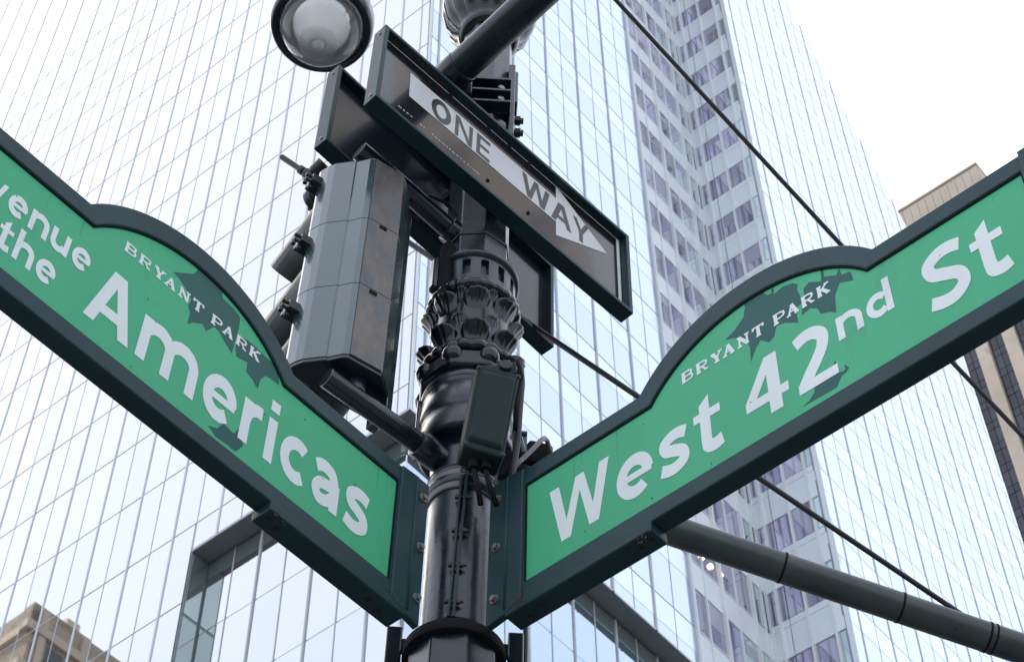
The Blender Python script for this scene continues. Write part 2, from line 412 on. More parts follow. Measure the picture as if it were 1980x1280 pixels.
# monoline sans glyphs (x-height 1, capitals 1.36), heavy strokes with square ends
GW = 0.29
def crv(pts, n=9):
    """smooth curve through the points"""
    out_ = []
    for k in range(len(pts) - 1):
        p0, p1, p2, p3 = [Vector(pts[min(max(q, 0), len(pts) - 1)]) for q in (k - 1, k, k + 1, k + 2)]
        for i in range(n):
            t = i / n
            out_.append(0.5 * ((2 * p1) + (p2 - p0) * t + (2 * p0 - 5 * p1 + 4 * p2 - p3) * t * t + (3 * p1 - p0 - 3 * p2 + p3) * t ** 3))
    out_.append(Vector(pts[-1]))
    return out_
def arc(cx_, cy_, rx, ry, a0, a1, n=26):
    return [Vector((cx_ + rx * math.cos(R(a0 + (a1 - a0) * i / n)), cy_ + ry * math.sin(R(a0 + (a1 - a0) * i / n)))) for i in range(n + 1)]
def V2(*p): return [Vector(q) for q in p]
def glyph(ch):
    """returns (ribbons [(centreline, width)], polygons, width)"""
    h = GW / 2; rb, pg = [], []
    C = 1.36
    if ch == 'A': pg = [[(0,0),(.31,0),(.80,C),(.49,C)], [(1.05,0),(1.37,0),(.88,C),(.56,C)], [(.26,.28),(1.10,.28),(1.02,.51),(.33,.51)]]; w = 1.37
    elif ch == 'W': pg = [[(0,C),(.30,C),(.65,0),(.37,0)], [(.39,0),(.66,0),(1.06,C),(.82,C)], [(.84,C),(1.08,C),(1.49,0),(1.22,0)], [(1.23,0),(1.51,0),(1.86,C),(1.56,C)]]; w = 1.86
    elif ch == 'v': pg = [[(0,1),(.25,1),(.58,0),(.36,0)], [(.37,0),(.59,0),(.92,1),(.67,1)]]; w = .92
    elif ch == 'Y': pg = [[(0,C),(.28,C),(.68,.56),(.43,.56)], [(.83,C),(1.11,C),(.68,.56),(.43,.56)], [(.43,0),(.68,0),(.68,.56),(.43,.56)]]; w = 1.11
    elif ch == 'N': pg = [[(0,0),(.22,0),(.22,C),(0,C)], [(.86,0),(1.08,0),(1.08,C),(.86,C)], [(0,C),(.26,C),(1.08,0),(.82,0)]]; w = 1.08
    elif ch == 'E': pg = [[(0,0),(.23,0),(.23,C),(0,C)], [(.2,0),(.85,0),(.85,.22),(.2,.22)], [(.2,.58),(.78,.58),(.78,.79),(.2,.79)], [(.2,1.14),(.85,1.14),(.85,C),(.2,C)]]; w = .85
    elif ch == 'O': rb = [(arc(.60, .68, .60 - h, .68 - h + .02, 0, 360, 48), GW)]; w = 1.2
    elif ch == 'i': pg = [[(0,0),(GW,0),(GW,1),(0,1)], [(0,1.17),(GW,1.17),(GW,1.42),(0,1.42)]]; w = GW
    elif ch == 'm':
        pg = [[(0,0),(GW,0),(GW,1),(0,1)]]
        rb = [(arc(.52, .56, .40, .44 - h + .02, 165, 8, 18) + V2((.52 + .397,.45), (.52 + .397,0)), GW), (arc(1.30, .56, .40, .44 - h + .02, 165, 8, 18) + V2((1.697,.45), (1.697,0)), GW)]; w = 1.70 + h
    elif ch == 'n':
        pg = [[(0,0),(GW,0),(GW,1),(0,1)]]
        rb = [(arc(.54, .56, .42, .44 - h + .02, 165, 8, 18) + V2((.96,.45), (.96,0)), GW)]; w = .96 + h - .05
    elif ch == 'h':
        pg = [[(0,0),(GW,0),(GW,1.45),(0,1.45)]]
        rb = [(arc(.54, .56, .40, .44 - h + .02, 165, 8, 18) + V2((.94,.45), (.94,0)), GW)]; w = .94 + h
    elif ch == 'u':
        pg = [[(.80,0),(.80 + GW,0),(.80 + GW,1),(.80,1)]]
        rb = [(V2((.14,1), (.14,.55)) + arc(.50, .44, .36, .44 - h + .02, 180, 340, 18), GW)]; w = .80 + GW
    elif ch == 'r':
        pg = [[(0,0),(GW,0),(GW,1),(0,1)]]
        rb = [(crv([(h,.52),(.22,.74),(.40,.87),(.62,.885)]), GW)]; w = .63
    elif ch == 'c': rb = [(arc(.54, .5, .54 - h, .52 - h, 52, 308, 34), GW)]; w = .90
    elif ch == 'e':
        rb = [(arc(.54, .5, .54 - h, .52 - h, 2, 312, 40), GW)]; pg = [[(.12,.42),(1.03,.42),(1.05,.58),(.12,.58)]]; w = 1.06
    elif ch == 'o': rb = [(arc(.55, .5, .55 - h, .52 - h, 0, 360, 44), GW)]; w = 1.10
    elif ch == 'a':
        pg = [[(.66,0),(.66 + GW,0),(.66 + GW,.66),(.66,.66)]]
        rb = [(crv([(.10,.80),(.26,.88),(.46,.89),(.66,.82),(.775,.62)]), GW), (crv([(.78,.52),(.50,.515),(.27,.46),(.155,.30),(.27,.14),(.47,.14),(.64,.22),(.76,.34)]), GW * .92)]; w = .66 + GW
    elif ch == 's': rb = [(crv([(.80,.83),(.62,.885),(.40,.88),(.17,.77),(.22,.60),(.46,.51),(.68,.40),(.71,.22),(.50,.115),(.28,.11),(.05,.18)]), GW * .96)]; w = .84
    elif ch == 'S': rb = [(crv([(.98,1.19),(.74,1.25),(.46,1.235),(.18,1.07),(.24,.83),(.52,.70),(.82,.55),(.88,.31),(.64,.125),(.36,.11),(.06,.19)]), GW)]; w = 1.02
    elif ch == 't':
        pg = [[(.18,.4),(.18 + GW,.4),(.18 + GW,1.36),(.18,1.18)], [(0,.80),(.76,.80),(.76,1.0),(0,1.0)]]
        rb = [(crv([(.18 + h,.55),(.18 + h,.32),(.36,.15),(.56,.105),(.76,.15)]), GW)]; w = .78
    elif ch == 'f':
        pg = [[(.16,0),(.16 + GW,0),(.16 + GW,1.1),(.16,1.1)], [(0,.80),(.66,.80),(.66,1.0),(0,1.0)]]
        rb = [(crv([(.16 + h,1.0),(.18 + h,1.2),(.38,1.335),(.68,1.34)]), GW)]; w = .70
    elif ch == 'd':
        pg = [[(.82,0),(.82 + GW,0),(.82 + GW,1.45),(.82,1.45)]]
        rb = [(arc(.52, .5, .52 - h, .52 - h, 40, 320, 34), GW)]; w = .82 + GW
    elif ch == '4': pg = [[(.58,0),(.58 + GW + .02,0),(.58 + GW + .02,C),(.58,C)], [(0,.30),(1.08,.30),(1.08,.51),(0,.51)], [(0,.51),(.29,.51),(.76,1.20),(.58,C)]]; w = 1.08
    elif ch == '2':
        rb = [(crv([(.08,1.17),(.30,1.245),(.54,1.235),(.74,1.08),(.72,.84),(.56,.60),(.36,.38),(.16,.14)]), GW)]; pg = [[(.02,0),(.98,0),(.98,.22),(.02,.22)]]; w = .98
    return rb, pg, w
def word(txt, fr, u0, u1, v0, v1, w, m, parent, gap=0.20, slope=0.0, vref=None):
    """each letter its own flat print; the word is fitted to its measured box"""
    gl = [glyph(c) for c in txt]
    tot = sum(g_[2] for g_ in gl) + gap * (len(gl) - 1)
    sx = (u1 - u0) / tot
    top = vref if vref else max(1.36 if (c.isupper() or c.isdigit()) else 1.45 if c in 'hdf' else 1.33 if c == 't' else 1.0 for c in txt)
    sy = (v1 - v0) / top
    x = 0.0
    for c, (rb, pg, gw) in zip(txt, gl):
        b = MB(); dz = 0.0
        def pt(px_, py_): return fr.P(u0 + (x + px_) * sx, v0 + py_ * sy + slope * (x + px_) * sx, w + dz)
        for line, th in rb:
            dz += 0.00004
            n_ = len(line)
            closed = (line[0] - line[-1]).length < 1e-4
            for k in range(n_ - 1):                # short overlapping plates, each a hair above the last
                a, c_ = line[k], line[k + 1]
                d = c_ - a
                if d.length < 1e-6: continue
                d = d.normalized(); nn = Vector((-d.y, d.x)) * th / 2
                def ext(o_):
                    if o_ is None: return 0.0
                    q_ = o_.normalized(); an_ = abs(math.atan2(d.x * q_.y - d.y * q_.x, d.dot(q_)))
                    return th / 2 * math.tan(min(an_, 1.2) / 2)
                pa = (line[k] - line[k - 1]) if k else ((line[-1] - line[-2]) if closed else None)
                pb = (line[k + 2] - line[k + 1]) if k < n_ - 2 else ((line[1] - line[0]) if closed else None)
                a2 = a - d * ext(pa); c2 = c_ + d * ext(pb)
                dz += 0.0000025
                b.poly([pt(*(a2 + nn)), pt(*(c2 + nn)), pt(*(c2 - nn)), pt(*(a2 - nn))])
        for q in pg:
            dz += 0.00004
            b.poly([pt(*p) for p in q])
        me = b.mesh('letter', m, base_of(parent), fix=False)
        bm = bmesh.new(); bm.from_mesh(me)
        for f in bm.faces:
            f.normal_update()
            if f.normal.dot(fr.n) < 0: f.normal_flip()
        bm.to_mesh(me); bm.free()
        o = bpy.data.objects.new('letter', me); COL.objects.link(o); o.parent = parent; BASE[o.name] = base_of(parent)
        x += gw + gap
# slab-serif capitals for the small district name, drawn as strokes on a 1 x 1 box
SERIF = {
 'B': ([[(.12,0),(.12,1)]], [[(.0,0),(.6,0)],[(.0,1),(.6,1)],[(.12,.52),(.6,.52)],[(.6,1),(.85,.93),(.88,.75),(.8,.58),(.6,.52)],[(.6,.52),(.9,.46),(.97,.26),(.88,.07),(.6,0)]]),
 'R': ([[(.14,0),(.14,1)]], [[(0,0),(.32,0)],[(0,1),(.6,1)],[(.14,.48),(.6,.48)],[(.6,1),(.88,.93),(.93,.74),(.85,.55),(.6,.48)],[(.5,.48),(.85,0)],[(.75,0),(1.0,0)]]),
 'Y': ([[(.5,0),(.5,.45)],[(.5,.45),(.12,1)]], [[(.5,.45),(.88,1)],[(0,1),(.32,1)],[(.7,1),(1,1)],[(.32,0),(.68,0)]]),
 'A': ([[(.5,1),(.88,0)]], [[(.5,1),(.12,0)],[(0,0),(.28,0)],[(.7,0),(1,0)],[(.25,.34),(.75,.34)]]),
 'N': ([[(.14,1),(.86,0)]], [[(.14,0),(.14,1)],[(.86,0),(.86,1)],[(0,0),(.3,0)],[(.7,1),(1,1)],[(0,1),(.2,1)]]),
 'T': ([[(.5,0),(.5,1)]], [[(.03,1),(.97,1)],[(.03,1),(.03,.78)],[(.97,1),(.97,.78)],[(.33,0),(.67,0)]]),
 'P': ([[(.16,0),(.16,1)]], [[(0,0),(.36,0)],[(0,1),(.6,1)],[(.16,.44),(.6,.44)],[(.6,1),(.9,.92),(.95,.72),(.88,.52),(.6,.44)]]),
 'K': ([[(.14,0),(.14,1)],[(.42,.58),(.86,0)]], [[(.14,.4),(.84,1)],[(0,0),(.3,0)],[(0,1),(.3,1)],[(.7,0),(1,0)],[(.68,1),(.98,1)]]),
}
def serif_word(word_, fr, u0, u1, v0, v1, w, m, parent, gap=0.42, slope=0.0):
    adv = sum(0.55 if ch == ' ' else 1 + gap for ch in word_) - gap - 0.52
    lw = (u1 - u0) / adv
    x = u0
    for ch in word_:
        if ch == ' ': x += 0.55 * lw; continue
        thick, thin = SERIF[ch]
        b = MB(); dw = 0.0
        for grp, th in ((thick, (v1 - v0) * 0.29), (thin, (v1 - v0) * 0.17)):
            for pts in grp:
                for k in range(len(pts) - 1):
                    (ax_, ay), (bx, by) = pts[k], pts[k + 1]
                    A = Vector((x + ax_ * lw, v0 + ay * (v1 - v0))); Bq = Vector((x + bx * lw, v0 + by * (v1 - v0)))
                    d = (Bq - A); d /= d.length; nrm = Vector((-d.y, d.x)) * th * 0.5; e = d * th * 0.3
                    dw += 0.00002
                    b.poly([fr.P(p.x, p.y + slope * (p.x - u0), w + dw) for p in (A - nrm - e, Bq - nrm + e, Bq + nrm + e, A + nrm - e)])
        me = b.mesh('letter', m, base_of(parent), fix=False)
        for f in me.polygons:
            if f.normal.dot(fr.n) < 0: f.flip()
        o = bpy.data.objects.new('letter', me); COL.objects.link(o); o.parent = parent; BASE[o.name] = base_of(parent)
        x += (1 + gap) * lw
        nx = word_[word_.index(ch) + 1:word_.index(ch) + 2] if ch in 'YP' else ''
        x -= {'YA': 0.30, 'PA': 0.22}.get(ch + nx, 0.0) * lw

# ================================================================== SETTING
g = MB(); g.poly([(-900, -900, 0), (900, -900, 0), (900, 900, 0), (-900, 900, 0)])
tag(g.build('road', M['asphalt']), kind='structure')
g = MB(); g.prism([(-7, -30, 0.004), (9, -30, 0.004), (9, 5.5, 0.004), (-7, 5.5, 0.004)], [(-7, -30, 0.14), (9, -30, 0.14), (9, 5.5, 0.14), (-7, 5.5, 0.14)])
tag(g.build('pavement', M['pave']), kind='structure')

# ------------------------------------------------------------------ the glass tower across the avenue
A_T = R(-38.7)
eR = Vector((math.cos(A_T), math.sin(A_T), 0))
eF = Vector((-math.sin(A_T), math.cos(A_T), 0))
Z = Vector((0, 0, 1))
C0 = at_hor(812, 440, 43.0); C0.z = 0
BU = 23.9                       # re-entrant corner along the right face
CW = 3.88                       # width of the short return
I0 = C0 + eF * BU
OC = I0 + eR * CW
DW = 25.9
FL0, FH = 55.35, 4.2            # floor line and storey height
SOF = 53.05
FRL = Frame(C0, -eR, Z, -eF)    # left face, u to the left
FRB = Frame(C0, eF, Z, eR)      # right face, u away
FRC = Frame(I0, eR, Z, -eF)     # short return
FRD = Frame(OC, eF, Z, eR)      # far right face
tower = thing('glass_tower', C0, 'tall glass office tower with white mullions and a purple windowed notch behind the street signs', 'skyscraper')
def zcut(u): return 113.66 - (u - 22.03) / 0.63
# solid body behind the glass
g = MB()
s_ = 0.35
def foot(pts, z0, z1): g.prism([Vector((p.x, p.y, z0)) for p in pts], [Vector((p.x, p.y, z1)) for p in pts])
A0 = C0 - eR * s_ + eF * s_
foot([A0, C0 + eF * (BU + s_) - eR * s_, C0 + eF * (BU + s_) - eR * 58, C0 + eF * s_ - eR * 58], SOF + 0.3, 150)
foot([I0 + eF * s_ - eR * 6, OC + eF * s_ - eR * s_, OC + eF * DW - eR * s_, OC + eF * DW - eR * 10], 0.2, 100)
foot([C0 + eF * 1.4 - eR * 1.4, C0 + eF * (BU + s_) - eR * 1.4, C0 + eF * (BU + s_) - eR * 40, C0 + eF * 1.4 - eR * 40], 0.2, SOF + 0.25)
foot([C0 + eF * s_ - eR * 11.25, C0 + eF * 5 - eR * 11.25, C0 + eF * 5 - eR * 46, C0 + eF * s_ - eR * 46], 0.2, SOF + 0.3)
g.build('core_wall', M['core'], tower)

def visible(P, mrg=90):
    x, y = proj(P)
    return -mrg < x < 1980 + mrg and -mrg < y < 1280 + mrg
_shared = {}
def pane_mesh(w, h, d, m, name):
    k = (round(w, 3), round(h, 3), d, m.name)
    if k not in _shared:
        b = MB()
        x, y = w / 2, h / 2; c = 0.02
        b.prism([Vector((-x, 0, -y)), Vector((x, 0, -y)), Vector((x, 0, y)), Vector((-x, 0, y))],
                [Vector((-x + c, -d, -y + c)), Vector((x - c, -d, -y + c)), Vector((x - c, -d, y - c)), Vector((-x + c, -d, y - c))])
        _shared[k] = b.mesh(name, m)
    return _shared[k]
PANES = {}
def pane(name, fac, fr, u0, u1, v0, v1, w, m, jit=0.0012, gap=0.03):
    c = fr.P((u0 + u1) / 2, (v0 + v1) / 2, w)
    if not visible(c): return
    x0, y0 = proj(fr.P(u0, v0, w)); x1, y1 = proj(fr.P(u1, v1, w))
    PANES.setdefault(name, []).append((abs(x1 - x0) * abs(y1 - y0), fac, fr, u0, u1, v0, v1, w, m, jit, gap))
def clip_poly(poly, fn):
    outp = []
    for k in range(len(poly)):
        a, b = poly[k], poly[(k + 1) % len(poly)]
        fa, fb = fn(a), fn(b)
        if fa >= 0: outp.append(a)
        if fa * fb < 0:
            t = fa / (fa - fb); outp.append((a[0] + (b[0] - a[0]) * t, a[1] + (b[1] - a[1]) * t))
    return outp
def flush_panes():
    for name, lst in PANES.items():
        lst.sort(key=lambda q: -q[0])
        rest = {}
        for k, (ar, fac, fr, u0, u1, v0, v1, w, m, jit, gap) in enumerate(lst):
            a = gap / 2
            if k >= 295:
                key = (fac.name, m.name)
                if key not in rest: rest[key] = (MB(), fac, m)
                rest[key][0].box(fr, u0 + a, u1 - a, v0 + a, v1 - a, w - 0.06, w)
                continue
            me = pane_mesh(u1 - u0 - gap, v1 - v0 - gap, 0.06, m, name)
            o = bpy.data.objects.new(name, me); COL.objects.link(o); o.parent = fac
            o.location = fr.P((u0 + u1) / 2, (v0 + v1) / 2, w - 0.06) - base_of(fac)
            # local -Y is the outside
            yv = -fr.n; xv = yv.cross(Z)
            mt = Matrix((( xv.x, yv.x, 0), (xv.y, yv.y, 0), (0, 0, 1))).to_euler()
            mt.x += random.gauss(0, jit); mt.z += random.gauss(0, jit)
            o.rotation_euler = mt
        for (fn, mn), (b, fac, m) in rest.items():
            o = b.build(name + '_field', m, fac); o['kind'] = 'stuff'
def facade(name, label=None):
    return name
def wall(name, fr, uv, w0, w1, m, parent):
    b = MB(); b.slab(fr, uv, w0, w1); return b.build(name, m, parent)
def bar(name, fac, fr, u0, u1, v0, v1, w0, w1, m):
    b = MB(); b.box(fr, u0, u1, v0, v1, w0, w1); return b.build(name, m, fac)

# --- left face
facL = wall('facade', FRL, [(10.92, SOF), (58, SOF), (58, 150), (0.1, 150), (0.1, SOF), ], -0.34, -0.09, M['joint'], tower)
facL2 = wall('facade', FRL, [(10.92, 30), (58, 30), (58, SOF - 0.01), (10.92, SOF - 0.01)], -0.34, -0.09, M['joint'], tower)
NL = 2.57
UL0 = 12.2 - 4.75 * NL
ul = [12.2 + NL * k for k in range(-5, 14)]
zs = [FL0 + FH * k for k in range(-7, 23)]
def zL(k): return zs[k] - 0.7
cols = []
for k in range(-5, 18):
    a = 12.2 + NL * k
    cols += [(a, True), (a + NL / 2, False)]
cols = [c for c in cols if c[0] > 0.2]
edges = [0.12] + [c[0] for c in cols]
for i in range(len(edges) - 1):
    for k in range(len(zs) - 1):
        v0, v1 = zL(k), zL(k + 1)
        u0, u1 = edges[i], edges[i + 1]
        if v0 < SOF - 3 and u1 < 11: continue
        if v0 < SOF and u1 < 11: v0 = SOF + 0.12
        if v1 > 149 or u1 > 57.9: continue
        if v0 < SOF and u0 < 11 < u1: u0 = 10.95
        pane('glass_pane', facL if v0 >= SOF - 4 else facL2, FRL, u0, u1, v0, v1, 0.0, M['glass_w'], jit=0.0006, gap=0.035)
for (u, bold) in cols:
    if u > 57.9: continue
    z0 = SOF if u < 10.95 else 30
    if bold: bar('mullion', facL, FRL, u - 0.045, u + 0.045, z0, 150, -0.08, 0.03, M['mullion_l'])
    else: bar('glazing_bar', facL, FRL, u - 0.02, u + 0.02, z0, 150, -0.08, 0.010, M['joint_l'])
for k in range(len(zs)):
    z = zL(k)
    if z > 149 or not (visible(FRL.P(6, z)) or visible(FRL.P(25, z)) or visible(FRL.P(15, z))): continue
    bar('transom', facL, FRL, 11.0 if z < SOF else 0.12, 57.9, z - 0.022, z + 0.022, -0.06, 0.012, M['joint_l'])
# --- right (blue) face
facB = wall('facade', FRB, [(0.1, SOF), (BU, SOF), (BU, 150), (0.1, 150)], -0.34, -0.09, M['joint'], tower)
NB = 2.80
bold_b = [0.62 + NB * k for k in range(0, 7)]
bold_b[-1] = 17.5
cols = [0.1]
for k, a in enumerate(bold_b):
    cols.append(a)
    if k < len(bold_b) - 1: cols.append((a + bold_b[k + 1]) / 2)
SP = 0.36
for i in range(len(cols) - 1):
    for k in range(5, 29):
        v0, v1 = zs[k], zs[k + 1]
        sp = v1 - FH * SP
        if v1 < SOF + 0.5: continue
        u0, u1 = cols[i], cols[i + 1]
        if v0 < SOF: v0 = SOF + 0.03
        pane('vision_pane', facB, FRB, u0, u1, v0, sp + 0.02, 0.0, M['glass_b'], jit=0.0014) if sp - v0 > 0.4 else None
        pane('spandrel_panel', facB, FRB, u0, u1, max(sp - 0.015, v0), v1, 0.006, M['spandrel_b'], jit=0.0008)
for k, a in enumerate(bold_b): bar('mullion', facB, FRB, a - 0.045, a + 0.045, SOF, 150, -0.08, 0.06, M['mullion'])
for k in range(len(bold_b) - 1):
    a = (bold_b[k] + bold_b[k + 1]) / 2
    bar('glazing_bar', facB, FRB, a - 0.022, a + 0.022, SOF, 150, -0.08, 0.015, M['mullion'])
for k in range(6, 20):
    if zs[k] > SOF + 0.3: bar('transom', facB, FRB, 0.1, 17.5, zs[k] - 0.024, zs[k] + 0.024, -0.06, 0.014, M['joint'])
bar('corner_post', facB, FRB, 0.0, 0.1, SOF, 150, -0.1, 0.0, M['fin'])
# --- notch, left wall
facN = wall('facade', FRB, [(17.62, SOF), (BU, SOF), (BU, 150), (17.62, 150)], -0.085, -0.07, M['joint'], tower)
nb = [17.56, 18.66, 19.95, 21.2, 22.5, 23.45, 23.88]
for i in range(len(nb) - 1):
    for k in range(5, 29):
        v0, v1 = zs[k], zs[k + 1]
        if v1 < SOF + 0.5: continue
        v0 = max(v0, SOF)
        sp = v1 - FH * 0.40
        u0, u1 = nb[i], nb[i + 1]
        if sp - v0 > 0.4:
            gm = M['window_g'] if i >= 4 or (i in (3,) and random.random() < 0.35) else M['window_n']
            pane('window_pane', facN, FRB, u0, u1, v0 + 0.12, sp, -0.03, gm, jit=0.004)
            if i < 4 and random.random() < 0.4:
                hb_ = random.uniform(0.25, 0.75) * (sp - v0)
                pane('window_blind', facN, FRB, u0 + 0.06, u1 - 0.06, sp - hb_, sp - 0.03, -0.024, M['blind'], jit=0)
            if i < 4: pane('window_sill', facN, FRB, u0, u1, v0, v0 + 0.12, 0.01, M['fin'], jit=0, gap=0.02)
        pane('notch_panel', facN, FRB, u0, u1, max(v0, sp), v1, 0.0, M['spandrel_n'], jit=0.001)
for k, a in enumerate(nb[:-1]):
    big = k in (0, 2, 4)
    bar('mullion', facN, FRB, a - (0.06 if big else 0.035), a + (0.06 if big else 0.035), SOF, 150, -0.06, 0.16 if big else 0.06, M['fin'])
# --- notch, short return
facC = wall('facade', FRC, [(0.02, SOF - 8), (CW - 0.05, SOF - 8), (CW - 0.05, 150), (0.02, 150)], -0.3, -0.09, M['joint'], tower)
cb = [0.05, 0.56, 0.98, 1.96, 3.16, CW - 0.25]
for i in range(len(cb) - 1):
    for k in range(3, 29):
        v0, v1 = zs[k], zs[k + 1]
        sp = v1 - FH * 0.42
        u0, u1 = cb[i], cb[i + 1]
        gm = M['window_n'] if i < 4 else M['window_g']
        pane('window_pane', facC, FRC, u0, u1, v0 + 0.45, sp, -0.03, gm, jit=0.004)
        if i in (2, 3) and random.random() < 0.35: pane('window_blind', facC, FRC, u0 + 0.08, u1 - 0.08, sp - random.uniform(0.3, 0.8) * (sp - v0 - 0.5), sp - 0.03, -0.024, M['blind'], jit=0)
        pane('window_sill', facC, FRC, u0, u1, v0, v0 + 0.45, -0.02, M['spandrel_n'], jit=0)
        pane('notch_panel', facC, FRC, u0, u1, sp, v1, 0.0, M['spandrel_n'], jit=0.001)
for a in (0.05, 0.56, 1.96, 3.16):
    bar('mullion', facC, FRC, a - 0.055, a + 0.055, SOF - 8, 150, -0.06, 0.14, M['fin'])
bar('corner_post', facC, FRC, CW - 0.24, CW - 0.002, SOF - 8, 150, -0.3, 0.006, M['spandrel_n'])
# --- far right face, cut by the leaning edge
dpoly = clip_poly([(0.0, 30), (DW, 30), (DW, 150), (0.0, 150)], lambda p: zcut(p[0]) - p[1])
facD = wall('facade', FRD, dpoly, -0.34, -0.09, M['joint'], tower)
ND = 2.89
db = [0.02, 0.85]
while db[-1] < DW - 0.2: db.append(db[-1] + ND / 2)
db[-1] = DW
for i in range(len(db) - 1):
    for k in range(3, 29):
        v0, v1 = zs[k] , zs[k + 1]
        sp = v1 - FH * 0.36
        u0, u1 = db[i], db[i + 1]
        if v1 < zcut(u1):
            pane('curtain_pane', facD, FRD, u0, u1, v0, sp + 0.02, 0.0, M['glass_d'], jit=0.0018)
            pane('curtain_panel', facD, FRD, u0, u1, sp - 0.015, v1, 0.006, M['spandrel_d'], jit=0.0008)
        else:
            for (a, b_, mm, nm, ww) in ((v0, sp, M['glass_d'], 'cut_pane', 0.0), (sp, v1, M['spandrel_d'], 'cut_panel', 0.006)):
                q = clip_poly([(u0 + 0.015, a + 0.015), (u1 - 0.015, a + 0.015), (u1 - 0.015, b_ - 0.015), (u0 + 0.015, b_ - 0.015)], lambda p: zcut(p[0]) - p[1])
                if len(q) > 2 and visible(FRD.P(q[0][0], q[0][1])):
                    b = MB(); b.slab(FRD, q, ww - 0.06, ww); b.build(nm, mm, facD)
for i, a in enumerate(db[1:-1]):
    top = min(150, zcut(a))
    if i % 2 == 0: bar('mullion', facD, FRD, a - 0.035, a + 0.035, 30, top, -0.08, 0.035, M['mullion'])
    else: bar('glazing_bar', facD, FRD, a - 0.016, a + 0.016, 30, top, -0.08, 0.012, M['mullion'])
for k in range(3, 26):
    ue = min(DW, 22.03 - 0.63 * (zs[k] - 113.66))
    if ue > 1: bar('transom', facD, FRD, 0.02, ue, zs[k] - 0.02, zs[k] + 0.02, -0.06, 0.012, M['mullion'])
bar('corner_post', facD, FRD, 0.0, 0.02, 30, 150, -0.06, 0.02, M['fin'])
# --- recessed lower storeys with a grey soffit
RD = 0.85
g = MB()
FR_S = Frame(C0 + Z * SOF, -eR, eF, Z)
g.slab(FR_S, [(0.02, 0.02), (10.9, 0.02), (10.9, 1.5), (1.5, 1.5), (1.5, BU), (0.02, BU)], -0.02, 0.28)
g.build('soffit', M['soffit'], tower, label='grey underside of the overhanging upper storeys')
g = MB(); g.box(FRL, 0.0, 10.9, SOF + 0.0, SOF + 0.10, -0.09, 0.02); g.build('edge_trim', M['mullion'], tower)
g = MB(); g.box(FRB, 0.0, BU, SOF + 0.0, SOF + 0.10, -0.09, 0.02); g.build('edge_trim', M['fin'], tower)
g = MB(); g.slab(Frame(C0 - eR * 10.9, eF, Z, eR), [(0.0, 30), (1.3, 30), (1.3, SOF - 0.03), (0.0, SOF - 0.03)], 0.0, 0.03)
facS = g.build('recess_cheek', M['soffit'], tower)
pane('cheek_pane', facS, Frame(C0 - eR * 10.9, eF, Z, eR), 0.05, 0.8, 46.3, 49.8, 0.05, M['window_g'], jit=0)
pane('cheek_pane', facS, Frame(C0 - eR * 10.9, eF, Z, eR), 0.05, 0.8, 49.9, 52.9, 0.05, M['window_g'], jit=0)
pane('cheek_pane', facS, Frame(C0 - eR * 10.9, eF, Z, eR), 0.05, 0.8, 42.3, 46.2, 0.05, M['window_n'], jit=0)
FRLr = Frame(C0 + eF * RD, -eR, Z, -eF)
FRBr = Frame(C0 - eR * RD, eF, Z, eR)
facRL = wall('recess_wall', FRLr, [(RD, 30), (10.88, 30), (10.88, SOF - 0.03), (RD, SOF - 0.03)], -0.3, -0.09, M['joint'], tower)
facRB = wall('recess_wall', FRBr, [(RD, 30), (BU, 30), (BU, SOF - 0.03), (RD, SOF - 0.03)], -0.3, -0.09, M['joint'], tower)
rzs = [33.0, 37.2, 41.4, 45.6, 49.3, SOF - 0.05]
for fr, fac, L_, mm in ((FRLr, facRL, 10.85, M['glass_w']), (FRBr, facRB, BU, M['recess_g'])):
    n = int((L_ - RD) / 1.3); st = (L_ - RD) / n
    for i in range(n):
        for k in range(len(rzs) - 1):
            u0, u1 = RD + i * st, RD + (i + 1) * st
            if k == len(rzs) - 2:
                pane('recess_pane', fac, fr, u0, u1, rzs[k], rzs[k + 1] - 0.9, 0.0, mm)
                pane('recess_panel', fac, fr, u0, u1, rzs[k + 1] - 0.9, rzs[k + 1], 0.0, M['soffit_reflect'])  # top strip of the same glazing, soffit reflection put into its colour
            else: pane('recess_pane', fac, fr, u0, u1, rzs[k], rzs[k + 1], 0.0, mm)
        a = RD + i * st
        if i: bar('mullion' if i % 2 else 'glazing_bar', fac, fr, a - (0.04 if i % 2 else 0.022), a + (0.04 if i % 2 else 0.022), 30, SOF - 0.06, -0.08, 0.05 if i % 2 else 0.02, M['mullion'])
flush_panes()
em, et, eb = new_mat('lit_ceiling_lamp')
eb.inputs['Emission Color'].default_value = (1.0, 0.72, 0.36, 1); eb.inputs['Emission Strength'].default_value = 3.0
for x, y in ((1322, 1045), (1340, 1062), (1358, 1077), (1375, 1094), (1394, 1110)):
    u, v = FRB.px(x, y, 0.03); b = MB(); b.lathe(FRB.P(u, v, 0.02), eR, [(0.0, 0.14), (0.05, 0.12), (0.08, 0.004)], 10); b.build('ceiling_light', em, facN)

